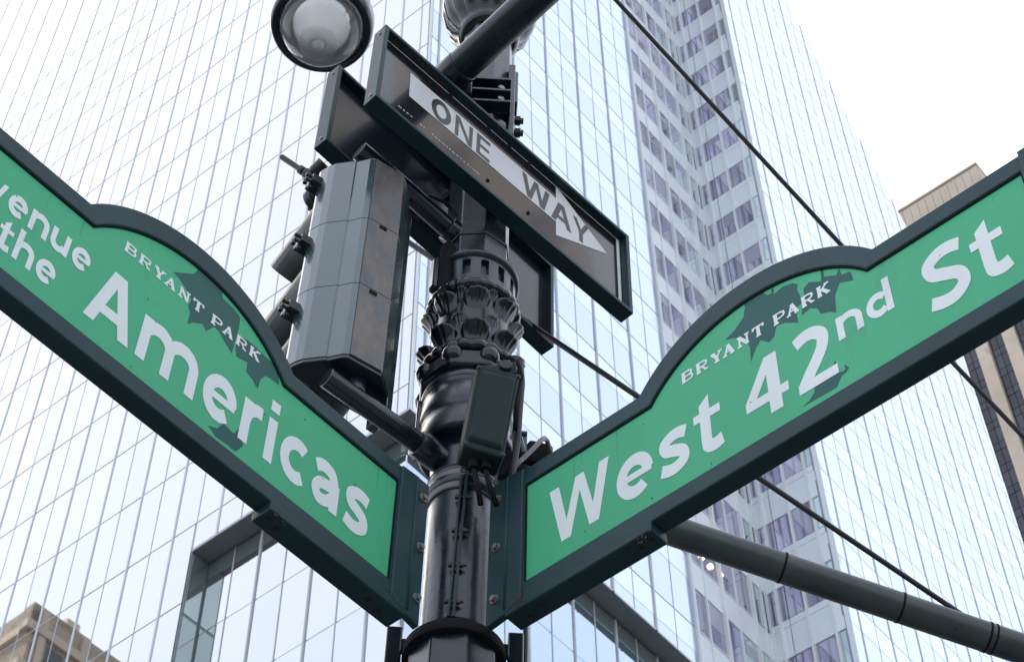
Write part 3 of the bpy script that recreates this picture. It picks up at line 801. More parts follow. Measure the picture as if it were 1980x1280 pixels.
# ------------------------------------------------------------------ brown striped tower far right
P1 = at_hor(1890, 325, 160.0); TOPZ = hit(1890, 322, P1, eF).z; P1.z = 0
FRT = Frame(P1, -eR, Z, -eF)
ft = thing('striped_tower', P1, 'distant brown tower with beige stone piers and dark windows at the far right', 'skyscraper')
k = 1.333
g = MB(); g.box(FRT, 0.0, 13.4, 0.2, TOPZ - 3.0, -24, -0.9); g.build('wall', M['stone2'], ft)
g = MB(); g.box(FRT, -0.1, 13.5, TOPZ - 5.2, TOPZ, -24.2, 0.35); g.build('crown', M['stone'], ft)
for q in range(11): bar('crown_panel', ft, FRT, -0.05 + q * 1.235, 1.13 + q * 1.235, TOPZ - 5.0, TOPZ - 0.5, 0.36, 0.50, M['stone'])
bar('parapet', ft, FRT, -0.2, 13.6, TOPZ + 0.01, TOPZ + 0.4, -24.3, 0.6, M['stone'])
piers = [(0.0, 0.95), (2.85, 4.6), (6.75, 8.45), (10.6, 13.4)]
for a, b_ in piers: bar('pier', ft, FRT, a, b_, 0.2, TOPZ - 5.2, -0.9, 0.25, M['stone'])
for i in range(3):
    a, b_ = piers[i][1], piers[i + 1][0]
    for q in range(18):
        z0 = TOPZ - 9.4 - 3.9 * q - (0 if q == 0 else 0)
        if not visible(FRT.P((a + b_) / 2, z0 + 1.5)): continue
        mid = (a + b_) / 2
        for (c0, c1) in ((a + 0.05, mid - 0.05), (mid + 0.05, b_ - 0.05)):
            bar('window', ft, FRT, c0, c1, z0 + 0.1, z0 + 2.6, -0.88, -0.6, M['darkwin'])
            bar('spandrel', ft, FRT, c0, c1, z0 + 2.65, z0 + 3.85, -0.88, -0.55, M['core'] if False else M['darkwin'])
    for q in range(2):
        c = a + (b_ - a) * (0.25 + 0.5 * q)
        bar('crown_tooth', ft, FRT, c - 0.3, c + 0.3, TOPZ - 6.0, TOPZ - 5.2, -0.9, 0.2, M['stone'])

# ------------------------------------------------------------------ the stone building that shows mirrored in the glass
VP_ = at_hor(72, 1150, 120.0)
per = (VP_ - C0).dot(eF)
RC = VP_ - eF * (2 * per)             # its real corner, on our side of the avenue
RZ = VP_.z
sb = thing('stone_building', Vector((RC.x, RC.y, 0)), 'brown stone building with a green roof seen mirrored in the white glass at lower left', 'building')
FS1 = Frame(Vector((RC.x, RC.y, 0)), -eR, Z, eF)
FS2 = Frame(Vector((RC.x, RC.y, 0)), -eF, Z, eR)
g = MB(); g.box(FS1, 0.0, 22, 0.2, RZ - 9, -26, 0); g.build('wall', M['stone2'], sb)
g = MB(); g.box(FS1, -0.6, 22.6, RZ - 9.0, RZ - 7.6, -26.6, 0.6); g.build('cornice', M['stone'], sb)
g = MB(); g.box(FS1, 0.6, 9.5, RZ - 7.6, RZ, -25, -0.6); g.build('penthouse', M['stone2'], sb)
g = MB(); g.box(FS1, 0.2, 9.9, RZ - 3.2, RZ - 2.3, -25.4, -0.2); g.build('string_course', M['stone'], sb)
g = MB(); g.box(FS1, 9.6, 20, RZ - 7.6, RZ - 2.5, -25, -0.9); g.build('penthouse', M['greenroof'], sb)
for i in range(5):
    bar('window', sb, FS2, 2.5 + i * 4.2, 4.4 + i * 4.2, RZ - 7.0, RZ - 3.6, -0.62, -0.57, M['darkwin'])
    bar('pilaster', sb, FS2, 1.4 + i * 4.2, 2.1 + i * 4.2, RZ - 7.5, RZ - 0.4, -0.62, -0.35, M['stone'])
for fr, L_ in ((FS1, 21), (FS2, 25)):
    for i in range(int(L_ / 3.2)):
        for q in range(9):
            bar('window', sb, fr, 1.2 + i * 3.2, 2.9 + i * 3.2, RZ - 13 - 4 * q, RZ - 10.6 - 4 * q, -0.02, 0.03, M['darkwin'])
for i in range(4): bar('chimney', sb, FS1, 2 + i * 5, 3.2 + i * 5, RZ, RZ + 2.2 + (i % 2), -6, -4.8, M['stone'])
# sunlit stone building to the right of the corner, mirrored in the glossy signs
tb = thing('limestone_building', Vector((46, 4, 0)), 'tan limestone building beyond the right edge mirrored in the black sign face', 'building')
FT1 = Frame(Vector((46, 6.3, 0)), Vector((0, -1, 0)), Z, Vector((-1, 0, 0)))
g = MB(); g.box(FT1, 0, 9.6, 0.2, 92, -18, 0); g.build('wall', M['stone'], tb)
for i in range(2):
    for q in range(14): bar('window', tb, FT1, 1.4 + i * 4.2, 3.0 + i * 4.2, 88 - 5.6 * q - 3.2, 88 - 5.6 * q, -0.02, 0.03, M['darkwin'])
bar('cornice', tb, FT1, -0.4, 10.0, 92, 93.2, -18.4, 0.8, M['stone'])

# ================================================================== THE LAMP POST (leans a little to the right)
TL = R(1.457)
U = Vector((math.sin(TL), 0, math.cos(TL)))
def H(deg):
    a = R(deg); v = Vector((math.cos(a), math.sin(a), 0))
    return Vector((math.cos(TL) * v.x, v.y, -math.sin(TL) * v.x))
B0 = at_hor(879, 1250, 3.2)
FOOT = B0 - U * (B0.z / U.z)
fwd = (B0 - CAM); fwd = (fwd - U * fwd.dot(U)).normalized(); side = fwd.cross(U).normalized()
toc = -fwd
def ax(v): return B0 + U * v
post = thing('lamp_post', FOOT, 'ornate glossy black cast iron lamp post in the middle carrying all the signs', 'lamp post')
VF = -(B0.z / U.z) + 0.14
def oct_lathe(prof, rot=R(22.5)):
    b = MB(); b.lathe(B0, U, prof, n=8, rot=rot, smooth=False); return b
AX_A = U.cross(Vector((0, 1, 0.1))).normalized(); AX_B = U.cross(AX_A)
def ang_of(d): return math.atan2(d.dot(AX_B), d.dot(AX_A))
T0 = ang_of(toc)
oct_lathe([(VF, 0.125), (-0.6, 0.112), (-0.02, 0.107)], T0 + R(14)).build('lower_shaft', M['post'], post, bevel=0.004)
# strap collar below the sleeve, with two ears
b = MB(); b.lathe(B0, U, [(-0.052, 0.098), (-0.052, 0.119), (-0.022, 0.119), (-0.018, 0.09)], 64, caps=False)
b.build('strap_collar', M['rubber'], post, bevel=0.002)
FS = Frame(B0, side, U, toc)
for sgn in (-1, 1):
    b = MB(); b.box(FS, sgn * 0.121, sgn * 0.158, -0.075, 0.045, -0.02, 0.012)
    b.box(FS, sgn * 0.100, sgn * 0.135, -0.02, 0.012, -0.016, 0.008)
    b.build('strap_ear', M['post'], post, bevel=0.004)
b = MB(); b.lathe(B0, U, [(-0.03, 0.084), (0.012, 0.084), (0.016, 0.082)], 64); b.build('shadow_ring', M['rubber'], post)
# clamp sleeve in two halves with flanged seam
b = MB(); b.lathe(B0, U, [(0.012, 0.0815), (0.02, 0.083), (0.30, 0.0845), (0.44, 0.0865), (0.452, 0.084)], 72)
slv = b.build('clamp_sleeve', M['post'], post)
FSEAM = Frame(B0, Vector(side), U, toc)
def seam_u(v): return -0.001 - 0.012 * (0.45 - v) / 0.44
b = MB()
for du in (-0.0085, 0.0035):
    b.prism([FSEAM.P(seam_u(0.0) + du, 0.0, 0.07), FSEAM.P(seam_u(0.0) + du + 0.006, 0.0, 0.07), FSEAM.P(seam_u(0.0) + du + 0.006, 0.0, 0.101), FSEAM.P(seam_u(0.0) + du, 0.0, 0.101)],
            [FSEAM.P(seam_u(0.47) + du, 0.47, 0.07), FSEAM.P(seam_u(0.47) + du + 0.006, 0.47, 0.07), FSEAM.P(seam_u(0.47) + du + 0.006, 0.47, 0.106), FSEAM.P(seam_u(0.47) + du, 0.47, 0.106)])
b.build('seam_flange', M['frame'], slv, bevel=0.001)
for y in (961, 1026, 1093, 1164):
    _, v = FSEAM.px(890, y, 0.095)
    b = MB(); su = seam_u(v)
    b.tube([FSEAM.P(su - 0.016, v, 0.096), FSEAM.P(su + 0.026, v, 0.096)], 0.0035, 10)
    b.tube([FSEAM.P(su - 0.017, v, 0.096), FSEAM.P(su - 0.009, v, 0.096)], 0.0075, 6, smooth=False)
    b.tube([FSEAM.P(su + 0.010, v, 0.096), FSEAM.P(su + 0.018, v, 0.096)], 0.0075, 6, smooth=False)
    b.build('seam_bolt', M['bolt'], slv)
# neck and rings
b = MB(); b.lathe(B0, U, [(0.452, 0.082), (0.466, 0.094), (0.478, 0.099), (0.486, 0.099), (0.494, 0.088), (0.505, 0.084), (0.53, 0.084), (0.60, 0.088), (0.655, 0.09)], 64)
b.build('neck', M['post'], post)
b = MB(); b.lathe(B0, U, [(0.645, 0.09), (0.648, 0.113), (0.652, 0.1225), (0.66, 0.124), (0.735, 0.1215), (0.742, 0.116), (0.752, 0.124), (0.76, 0.125), (0.825, 0.1225), (0.835, 0.115), (0.843, 0.124), (0.852, 0.126), (0.872, 0.122), (0.88, 0.105)], 72)
b.build('ring_band', M['post'], post)
for s_, vv in ((-1, 0.70), (1, 0.76)):
    b = MB(); b.tube([FS.P(s_ * 0.118, vv, 0.0), FS.P(s_ * 0.158, vv, 0.0)], 0.0075, 10); b.build('side_bolt', M['bolt'], post)
    b = MB(); b.box(FS, s_ * 0.112, s_ * 0.134, 0.66, 0.86, -0.03, 0.012); b.build('side_lug', M['post'], post, bevel=0.004)
b = MB()
b.lathe(B0, U, [(0.872, 0.112), (0.879, 0.137), (0.888, 0.141), (0.932, 0.141), (0.942, 0.135), (0.956, 0.122)], 8, rot=T0 + R(22.5), smooth=False)
b.build('octagon_collar', M['cast'], post, bevel=0.005)
def bead_mod(n, amp, ph):
    return lambda v, r, t: r + amp * abs(math.sin(n * (t + ph) * 0.5)) ** 0.6
b = MB(); b.lathe(B0, U, [(0.95, 0.115), (0.955, 0.126), (0.968, 0.131), (0.982, 0.128), (0.992, 0.118)], 160, mod=bead_mod(20, 0.008, -T0))
b.build('bead_moulding', M['cast'], post)
b = MB(); b.lathe(B0, U, [(0.94, 0.10), (0.99, 0.110), (1.06, 0.112), (1.12, 0.112), (1.2, 0.108), (1.245, 0.110)], 64); b.build('bell_core', M['cast'], post)
# rounded bosses at the corners of the collar
b = MB()
n = 14
prof = [(math.sin(-math.pi / 2 + math.pi * k / 10) * 0.034, max(0.0008, math.cos(-math.pi / 2 + math.pi * k / 10) * 0.030)) for k in range(11)]
b.lathe(Vector((0, 0, 0)), Vector((0, 0, 1)), prof, 16)
boss_me = b.mesh('boss', M['cast'])
for k_ in range(8):
    t = T0 + R(45 * k_ + 22.5)
    d = AX_A * math.cos(t) + AX_B * math.sin(t)
    o = bpy.data.objects.new('boss', boss_me); COL.objects.link(o); o.parent = post
    o.location = ax(0.925) + d * 0.124 - FOOT
    o.rotation_euler = U.to_track_quat('Z', 'Y').to_euler()
# acanthus leaves : two rows of eight, tips curling outwards
def leaf_mesh(hgt, r0, prot, half, droop=0.010):
    """scalloped leaf tip: bulges from the core and rolls over at the lip; built round +X, standing on z = 0"""
    b = MB(); nu, nv = 28, 16
    for j in range(nv + 1):
        s = j / nv
        if s < 0.72:
            q = s / 0.72; z = hgt * q; p = prot * (0.10 + 0.90 * q ** 1.7); wd = half * (0.55 + 0.45 * q ** 0.7)
        else:                                          # rolled lip, then back to the core
            q = (s - 0.72) / 0.28; a = math.pi * q
            z = hgt + 0.011 * math.sin(a * 0.75) ; p = prot * (1 - 0.0 * q) - 0.0 + 0.006 * math.sin(a) - prot * 0.98 * max(0.0, (q - 0.35) / 0.65) ** 1.5
            wd = half * (1 - 0.18 * q ** 2)
        for i in range(nu + 1):
            t = -1 + 2 * i / nu
            e = max(0.0, 1 - abs(t) ** 2.3) ** 0.6
            rib = 0.0016 * math.cos(5 * math.pi * t) * (1 - 0.4 * abs(t)) * min(1, s * 2.2) * (1 if s < 0.86 else 0)
            r = r0 - 0.004 + p * e + rib * e
            zz = z - droop * (1 - e) * min(1, s / 0.72)
            an = wd * t
            b.v.append(Vector((r * math.cos(an), r * math.sin(an), zz)))
    for j in range(nv):
        for i in range(nu):
            b.f.append([j * (nu + 1) + i, j * (nu + 1) + i + 1, (j + 1) * (nu + 1) + i + 1, (j + 1) * (nu + 1) + i]); b.sm.append(True)
    return b.mesh('acanthus_leaf', M['cast'])
def leaf_row(v0, me, off=0.0):
    for k_ in range(8):
        t = T0 + R(45 * k_ + off)
        d = AX_A * math.cos(t) + AX_B * math.sin(t)
        y = U.cross(d)
        o = bpy.data.objects.new('acanthus_leaf', me); COL.objects.link(o); o.parent = post
        o.matrix_local = Matrix(((d.x, y.x, U.x, (ax(v0) - FOOT).x), (d.y, y.y, U.y, (ax(v0) - FOOT).y), (d.z, y.z, U.z, (ax(v0) - FOOT).z), (0, 0, 0, 1)))
leaf_row(0.985, leaf_mesh(0.062, 0.113, 0.036, R(21)), 4)
leaf_row(1.135, leaf_mesh(0.064, 0.110, 0.033, R(20.5)), 4)
leaf_row(1.055, leaf_mesh(0.050, 0.110, 0.016, R(13)), 26.5)
leaf_row(1.19, leaf_mesh(0.036, 0.109, 0.016, R(11)), 26.5)
b = MB(); b.lathe(B0, U, [(1.228, 0.112), (1.236, 0.126), (1.246, 0.131), (1.258, 0.130), (1.27, 0.122), (1.274, 0.112)], 168, mod=bead_mod(28, 0.004, -T0)); b.build('dentil_ring', M['cast'], post)
# fluted band with sunk slots
def flute(v, r, t):
    ph = ((t - T0) / (2 * math.pi) * 14) % 1.0
    inside = 1.0 if 0.29 < ph < 0.71 else 0.0
    if 1.292 < v < 1.378:
        lo, hi = 1.302, 1.368
        e = 0 if (v < lo or v > hi) else 1
        return r - 0.013 * inside * e
    return r
b = MB()
vv = [1.272, 1.285, 1.3015, 1.3025, 1.31, 1.335, 1.36, 1.3675, 1.3685, 1.378, 1.385]
b.lathe(B0, U, [(v, 0.1175) for v in vv], 14 * 14, mod=flute)
fb = b.build('fluted_band', M['post'], post); smooth_by_angle(fb, 35)
b = MB(); b.lathe(B0, U, [(1.383, 0.117), (1.387, 0.124), (1.393, 0.1285), (1.401, 0.1285), (1.407, 0.122), (1.412, 0.10), (1.425, 0.088)], 72); b.build('lip', M['post'], post)
b = MB(); FST = Frame(B0, (side * 0.72 + toc * 0.69).normalized(), U, (toc * 0.72 - side * 0.69).normalized())
b.box(FST, -0.016, 0.016, 1.19, 1.47, 0.10, 0.134); b.build('band_strap', M['rubber'], post, bevel=0.003)
b = MB(); FST2 = Frame(B0, (side * 0.5 + toc * 0.866).normalized(), U, (toc * 0.5 - side * 0.866).normalized())
b.box(FST2, -0.020, 0.016, 1.28, 1.425, 0.118, 0.142); b.build('band_end', M['post'], post, bevel=0.010)
TSH = T0 + R(14)
oct_lathe([(1.40, 0.1005), (1.53, 0.0995)], TSH).build('lower_collar', M['post'], post, bevel=0.004)
oct_lathe([(1.53, 0.1025), (1.542, 0.1025)], TSH).build('joint_ring', M['post'], post, bevel=0.002)
oct_lathe([(1.54, 0.0985), (2.2, 0.093), (2.62, 0.089), (3.3, 0.082)], TSH).build('upper_shaft', M['post'], post, bevel=0.004)
# bell capital near the top of the frame
b = MB()
b.lathe(B0, U, [(2.830, 0.082), (2.845, 0.10), (2.865, 0.108), (2.885, 0.104), (2.900, 0.108), (2.925, 0.128), (2.970, 0.150), (3.040, 0.166), (3.120, 0.171), (3.150, 0.165), (3.170, 0.11)], 192,
        mod=lambda v, r, t: r + (0.010 * abs(math.sin(8 * (t - T0))) ** 0.5 - 0.006 if 2.91 < v < 3.13 else 0))
b.build('bell_capital', M['cast'], post)
b = MB(); b.lathe(B0, U, [(3.165, 0.07), (3.18, 0.15), (3.21, 0.155), (3.23, 0.10), (3.4, 0.075)], 64); b.build('cap_ring', M['post'], post)
# arm that carries the hanging lamp, above the picture
LMP = at_slant(622, 50, 7.55)
LTOP = LMP + U * 0.62
pts = [ax(3.25), ax(3.8), ax(4.1) + (LTOP - ax(3.2)) * 0.12]
end = LTOP
top1 = ax(4.25) + (end - ax(4.25)) * 0.45; top1.z = max(top1.z, ax(4.25).z + 0.25)
pts += [top1, Vector((end.x, end.y, ax(4.05).z)), end]
sm = []
for k_ in range(len(pts) - 1):
    p0 = pts[max(k_ - 1, 0)]; p1 = pts[k_]; p2 = pts[k_ + 1]; p3 = pts[min(k_ + 2, len(pts) - 1)]
    for q in range(8):
        t = q / 8
        sm.append(0.5 * ((2 * p1) + (p2 - p0) * t + (2 * p0 - 5 * p1 + 4 * p2 - p3) * t * t + (3 * p1 - p0 - 3 * p2 + p3) * t ** 3))
sm.append(pts[-1])
b = MB(); b.tube(sm, 0.032, 16); b.build('lamp_arm', M['post'], post)

# ------------------------------------------------------------------ clamp bracket of the upper mast arm (on the post's right)
b = MB()
oct_lathe([(2.13, 0.098), (2.16, 0.108), (2.19, 0.108), (2.205, 0.096)], TSH).build('clamp_cup', M['cast'], post, bevel=0.004)
FCL = Frame(B0, side, U, toc)
b = MB()
for v in (2.235, 2.305, 2.375): b.box(FCL, -0.09, 0.082, v - 0.006, v + 0.006, 0.05, 0.125)
b.box(FCL, -0.09, 0.074, 2.225, 2.385, 0.05, 0.085)
cl = b.build('clamp_bracket', M['post'], post, bevel=0.002)
b = MB(); b.box(FCL, 0.074, 0.096, 2.12, 2.56, -0.03, 0.075); b.build('clamp_plate', M['post'], cl, bevel=0.004)
b = MB(); b.box(FCL, 0.09, 0.107, 2.36, 2.56, -0.01, 0.05); b.build('clamp_plate', M['post'], cl, bevel=0.006)
for v in (2.27, 2.34):
    b = MB(); b.bolt(FCL.P(0.045, v, 0.085), toc + side * 0.2, 0.012, 0.03); b.build('clamp_bolt', M['steel'], cl)
for v in (2.215, 2.29):
    b = MB(); b.tube([FCL.P(0.09, v, 0.02), FCL.P(0.128, v, 0.02)], 0.011, 10); b.tube([FCL.P(0.10, v, 0.02), FCL.P(0.118, v, 0.02)], 0.017, 6, smooth=False); b.build('clamp_bolt', M['bolt'], cl)

# ================================================================== STREET SIGNS
AL = 49.7
HL, HR = H(AL), H(AL - 90)
nL = HL.cross(U); nL = nL if nL.dot(CAM - B0) > 0 else -nL
nR = HR.cross(U); nR = nR if nR.dot(CAM - B0) > 0 else -nR
SL = Frame(B0, HL, U, nL)
SR = Frame(B0, HR, U, nR)
def arch_outline(u_far, u_near, vb, vt, arch, cn):
    """closed outline: bottom then top with an arch; u_far..u_near along the sign"""
    return [(u_far, vb), (u_near, vb), (u_near, vt)] + arch + [(u_far, vt)]
def resample(pts, n):
    out_ = []
    L_ = [0]
    for k_ in range(1, len(pts)): L_.append(L_[-1] + math.dist(pts[k_], pts[k_ - 1]))
    for i in range(n):
        t = L_[-1] * i / (n - 1)
        j = max(1, next((q for q in range(1, len(L_)) if L_[q] >= t), len(L_) - 1))
        f_ = (t - L_[j - 1]) / max(1e-9, L_[j] - L_[j - 1])
        out_.append((pts[j - 1][0] + (pts[j][0] - pts[j - 1][0]) * f_, pts[j - 1][1] + (pts[j][1] - pts[j - 1][1]) * f_))
    return out_
def arc3(ua, ub, vbase, peak, n, v2=None):
    """arch between ua and ub rising to peak above vbase, circular"""
    c = abs(ub - ua) / 2; h = peak - vbase; rad = (c * c + h * h) / (2 * h); cy = peak - rad; um = (ua + ub) / 2
    a = math.asin(min(1, c / rad)); sgn = 1 if ub > ua else -1
    return [(um + sgn * rad * math.sin(-a + 2 * a * k_ / (n - 1)), cy + rad * math.cos(-a + 2 * a * k_ / (n - 1))) for k_ in range(n)]
def soft(arch, vt, ua, ub):
    return arch
NA = 33
def street_sign(fr, sgn, u_near, u_far, gb, gt, fb, ftop, ia, ib, ipk, oa, ob, opk, label, name='street_sign'):
    """sgn = direction away from the post along u. panel gb..gt, frame fb..ftop"""
    st = thing(name, FOOT + (fr.h * sgn * 0.9), label, 'street sign', 'arched street name signs on the post')
    inner_arch = arc3(ia, ib, gt, ipk, NA)
    outer_arch = arc3(oa, ob, ftop, opk, NA)
    ini = [(u_far, gb), (u_near, gb), (u_near, gt)] + inner_arch + [(u_far, gt)]
    e = 0.052
    outo = [(u_far + sgn * e, fb), (u_near - sgn * 0.008, fb), (u_near - sgn * 0.008, ftop)] + outer_arch + [(u_far + sgn * e, ftop)]
    b = MB(); b.ringslab(fr, outo, ini, -0.013, 0.035)
    fo = b.build('frame', M['frame'], st, bevel=0.004)
    b = MB(); b.slab(fr, [(p[0], p[1]) for p in ini], -0.008, 0.028)
    pn = b.build('panel', M['green'], st)
    # dark gasket line just inside the frame
    cu, cv = sum(p[0] for p in ini) / len(ini), (gb + gt) / 2
    b = MB()
    def shrink(q, d):
        res = []
        n_ = len(q)
        for k_ in range(n_):
            p0, p1, p2 = Vector(q[k_ - 1]), Vector(q[k_]), Vector(q[(k_ + 1) % n_])
            d1 = (p1 - p0).normalized(); d2 = (p2 - p1).normalized()
            t = (d1 + d2).normalized() if (d1 + d2).length > 1e-6 else d1
            nn = Vector((-t.y, t.x)) * (1 if area > 0 else -1)
            cs = max(0.45, nn.dot(Vector((-d1.y, d1.x)) * (1 if area > 0 else -1)))
            res.append(tuple(p1 + nn * d / cs))
        return res
    area = sum(ini[k_ - 1][0] * ini[k_][1] - ini[k_][0] * ini[k_ - 1][1] for k_ in range(len(ini)))
    b.ringslab(fr, ini, shrink(ini, 0.0035), 0.022, 0.031)
    b.build('gasket', M['rubber'], st)
    return st, fo
labL = 'green arched street sign reading Avenue of the Americas, left of the post'
labR = 'green arched street sign reading West 42nd St, right of the post'
sL, fL = street_sign(SL, -1, -0.253, -1.62, 0.001, 0.328, -0.049, 0.381, -0.632, -1.203, 0.472, -0.612, -1.229, 0.537, labL)
sR, fR = street_sign(SR, 1, 0.236, 1.597, 0.030, 0.355, -0.022, 0.409, 0.612, 1.210, 0.512, 0.584, 1.234, 0.582, labR)
PW, LW = 0.0283, 0.0287
# lettering
word('West', SR, 0.308, 0.800, 0.092, 0.279, LW, M['white'], sR, vref=1.36)
word('42', SR, 0.864, 1.098, 0.093, 0.283, LW, M['white'], sR)
word('nd', SR, 1.112, 1.252, 0.186, 0.297, LW, M['white'], sR, gap=0.24)
word('St', SR, 1.326, 1.520, 0.096, 0.284, LW, M['white'], sR, gap=0.16)
word('Americas', SL, -1.165, -0.334, 0.063, 0.250, LW, M['white'], sL, gap=0.21)
word('Avenue', SL, -1.519, -1.183, 0.172, 0.262, LW, M['white'], sL, gap=0.22)
word('of', SL, -1.555, -1.445, 0.058, 0.155, LW, M['white'], sL, gap=0.12)
word('the', SL, -1.395, -1.248, 0.058, 0.155, LW, M['white'], sL, gap=0.20)
serif_word('BRYANT PARK', SL, -1.116, -0.713, 0.337, 0.366, LW + 0.0002, M['white'], sL)
serif_word('BRYANT PARK', SR, 0.706, 1.112, 0.367, 0.400, LW + 0.0002, M['white'], sR)
def leaf_print(fr, st, px_pts, sc, ox, oy):
    b = MB(); b.poly([fr.P(*fr.px(ox + x / sc, oy + y / sc, PW), PW) for x, y in px_pts])
    me = b.mesh('leaf_emblem', M['leafprint'], base_of(st))
    bm = bmesh.new(); bm.from_mesh(me); bmesh.ops.triangulate(bm, faces=bm.faces); bm.to_mesh(me); bm.free()
    if me.polygons[0].normal.dot(fr.n) < 0: me.flip_normals()
    o = bpy.data.objects.new('leaf_emblem', me); COL.objects.link(o); o.parent = st; BASE[o.name] = base_of(st)
leaf_print(SR, sR, [(525,705),(570,660),(610,600),(618,550),(600,522),(640,502),(690,480),(720,500),(738,490),(752,458),(747,497),(790,460),(835,445),(860,450),(855,475),(885,530),(850,560),(862,625),(800,625),(762,640),(750,690),(728,715),(690,705),(668,740),(645,805),(640,740),(630,715),(600,690)], 2.37, 1180, 360)
leaf_print(SR, sR, [(880,590),(876,560),(892,520),(885,470),(910,440),(965,437),(968,385),(976,382),(980,415),(1035,408),(1048,376),(1060,405),(1100,390),(1115,430),(1050,445),(1030,500),(1035,580),(1005,575),(965,585),(950,560),(915,560)], 2.37, 1180, 360)
leaf_print(SR, sR, [(880,1012),(910,985),(935,945),(935,905),(985,885),(1018,858),(1028,800),(1033,800),(1038,848),(1062,850),(1078,838),(1072,815),(1095,830),(1080,855),(1060,870),(1045,905),(1040,920)], 2.37, 1180, 360)
leaf_print(SL, sL, [(715,632),(800,640),(820,620),(822,598),(850,622),(905,680),(920,740),(975,795),(992,822),(985,870),(972,910),(957,968),(930,925),(905,880),(885,857),(850,875),(835,845),(800,840),(772,845),(785,800),(776,770),(790,745),(760,690),(740,660)], 2.134, 0, 230)
leaf_print(SL, sL, [(978,905),(1010,905),(1050,935),(1075,960),(1105,990),(1130,1010),(1150,1060),(1152,1098),(1115,1070),(1095,1060),(1075,1075),(1062,1115),(1045,1080),(1015,1040),(1022,1005),(975,980),(972,940)], 2.134, 0, 230)
leaf_print(SL, sL, [(402,822),(420,828),(432,818),(440,826),(452,838),(462,828),(466,844),(470,862),(455,873),(440,860),(418,845)], 1, 0, 0)
# specks of grime stuck to the panels
for fr, st, ua, ub_, va, vb_ in ((SR, sR, 0.28, 1.55, 0.05, 0.34), (SL, sL, -1.5, -0.3, 0.02, 0.31)):
    for k_ in range(7):
        u, v, s_q = random.uniform(ua, ub_), random.uniform(va, vb_), random.uniform(0.0010, 0.0020)
        b = MB(); b.slab(fr, [(u + s_q * math.cos(a_ * 1.05) * random.uniform(.6, 1.3), v + s_q * math.sin(a_ * 1.05) * random.uniform(.6, 1.3)) for a_ in range(6)], 0.0280, 0.0294)
        b.build('grime_speck', M['leafprint'], st)
for fr, st, x, y, n_, w_ in ((SL, sL, 759, 1150, 14, 0.0396), (SR, sR, 1003, 1160, 22, 0.0396), (SL, sL, 541, 996, 10, 0.0387), (SR, sR, 1248, 1040, 10, 0.0387)):
    u_, v_ = fr.px(x, y, w_)
    b = MB()
    for k_ in range(n_):
        du, dv, q_ = random.gauss(0, 0.008), random.gauss(0, 0.010), random.uniform(0.0008, 0.0026)
        b.slab(fr, [(u_ + du + q_ * math.cos(a_ * 1.05) * random.uniform(.5, 1.4), v_ + dv + q_ * math.sin(a_ * 1.05) * random.uniform(.5, 1.4)) for a_ in range(6)], w_ - 0.001, w_ + 0.0003)
    b.build('rust_patch', M['rust'], st)['kind'] = 'stuff'
for fr, st, ua, ub_, vt_ in ((SR, sR, 0.26, 1.55, 0.352), (SL, sL, -1.55, -0.28, 0.325)):
    for k_ in range(9):
        u = random.uniform(ua, ub_)
        if (0.6 < abs(u) < 1.22): continue
        ln_, wd_ = random.uniform(0.03, 0.14), random.uniform(0.0015, 0.004)
        b = MB(); b.slab(fr, [(u, vt_), (u + wd_, vt_), (u + wd_ * 0.7, vt_ - ln_), (u + wd_ * 0.4, vt_ - ln_)], 0.0270, 0.02812); b.build('dirt_run', M['grimerun'], st)
# thin leaf stems
for fr, st, pts_ in ((SR, sR, [(1490, 552), (1494, 570)]), (SR, sR, [(1590, 520), (1588, 534)]), (SL, sL, [(426, 570), (437, 558)])):
    b = MB(); (x0, y0), (x1, y1) = pts_
    p, q = fr.px(x0, y0, PW), fr.px(x1, y1, PW)
    b.box(fr, min(p[0], q[0]), min(p[0], q[0]) + 0.004, min(p[1], q[1]), max(p[1], q[1]), PW - 0.001, PW + 0.0003); b.build('leaf_stem', M['leafprint'], st)
# post brackets of the street signs: end channel, weld, bolted flange, hem tray
def bracket(fr, sgn, st, u_end, u_weld, u_fl, vb, vt, bolts, hem_u, hem_v0, hem_v1):
    b = MB(); b.slab(fr, [(u_end, vb), (u_weld, vb - 0.020), (u_weld, vt + 0.005), (u_end, vt)], -0.013, 0.0395)
    b.build('end_channel', M['frame'], st, bevel=0.003)
    b = MB(); b.tube([fr.P(u_weld, vb - 0.004, 0.0395), fr.P(u_weld, vt, 0.0395)], 0.003, 8); b.build('weld_seam', M['frame'], st)
    b = MB(); b.slab(fr, [(u_weld, vb - 0.020), (u_fl, vb - 0.028), (u_fl, vt + 0.003), (u_weld, vt + 0.003)], 0.022, 0.0395)
    b.build('flange', M['frame'], st, bevel=0.002)
    for x, y in bolts:
        u, v = fr.px(x, y, 0.04)
        b = MB(); b.bolt(fr.P(u, v, 0.0395), fr.n, 0.0085, 0.010); b.build('flange_bolt', M['steel'], st)
    b = MB(); b.box(fr, *sorted((hem_u, u_weld)), hem_v0, hem_v1, -0.02, 0.0385)
    b.build('hem_tray', M['frame'], st, bevel=0.004)
    for (du, ww) in ((0.02, 0.012), (0.05, 0.005), (0.33, 0.010), (0.37, 0.0)):
        b = MB(); b.bolt(fr.P(hem_u - sgn * du, hem_v0, ww), -fr.up, 0.006, 0.004); b.build('tray_screw', M['bolt'], st)
bracket(SL, -1, sL, -0.250, -0.198, -0.158, -0.049, 0.381, [(818, 963), (812, 1058), (805, 1156)], -0.618, -0.075, -0.047)
bracket(SR, 1, sR, 0.233, 0.185, 0.130, -0.022, 0.409, [(964, 966), (960, 1059), (956, 1159)], 0.600, -0.050, -0.020)
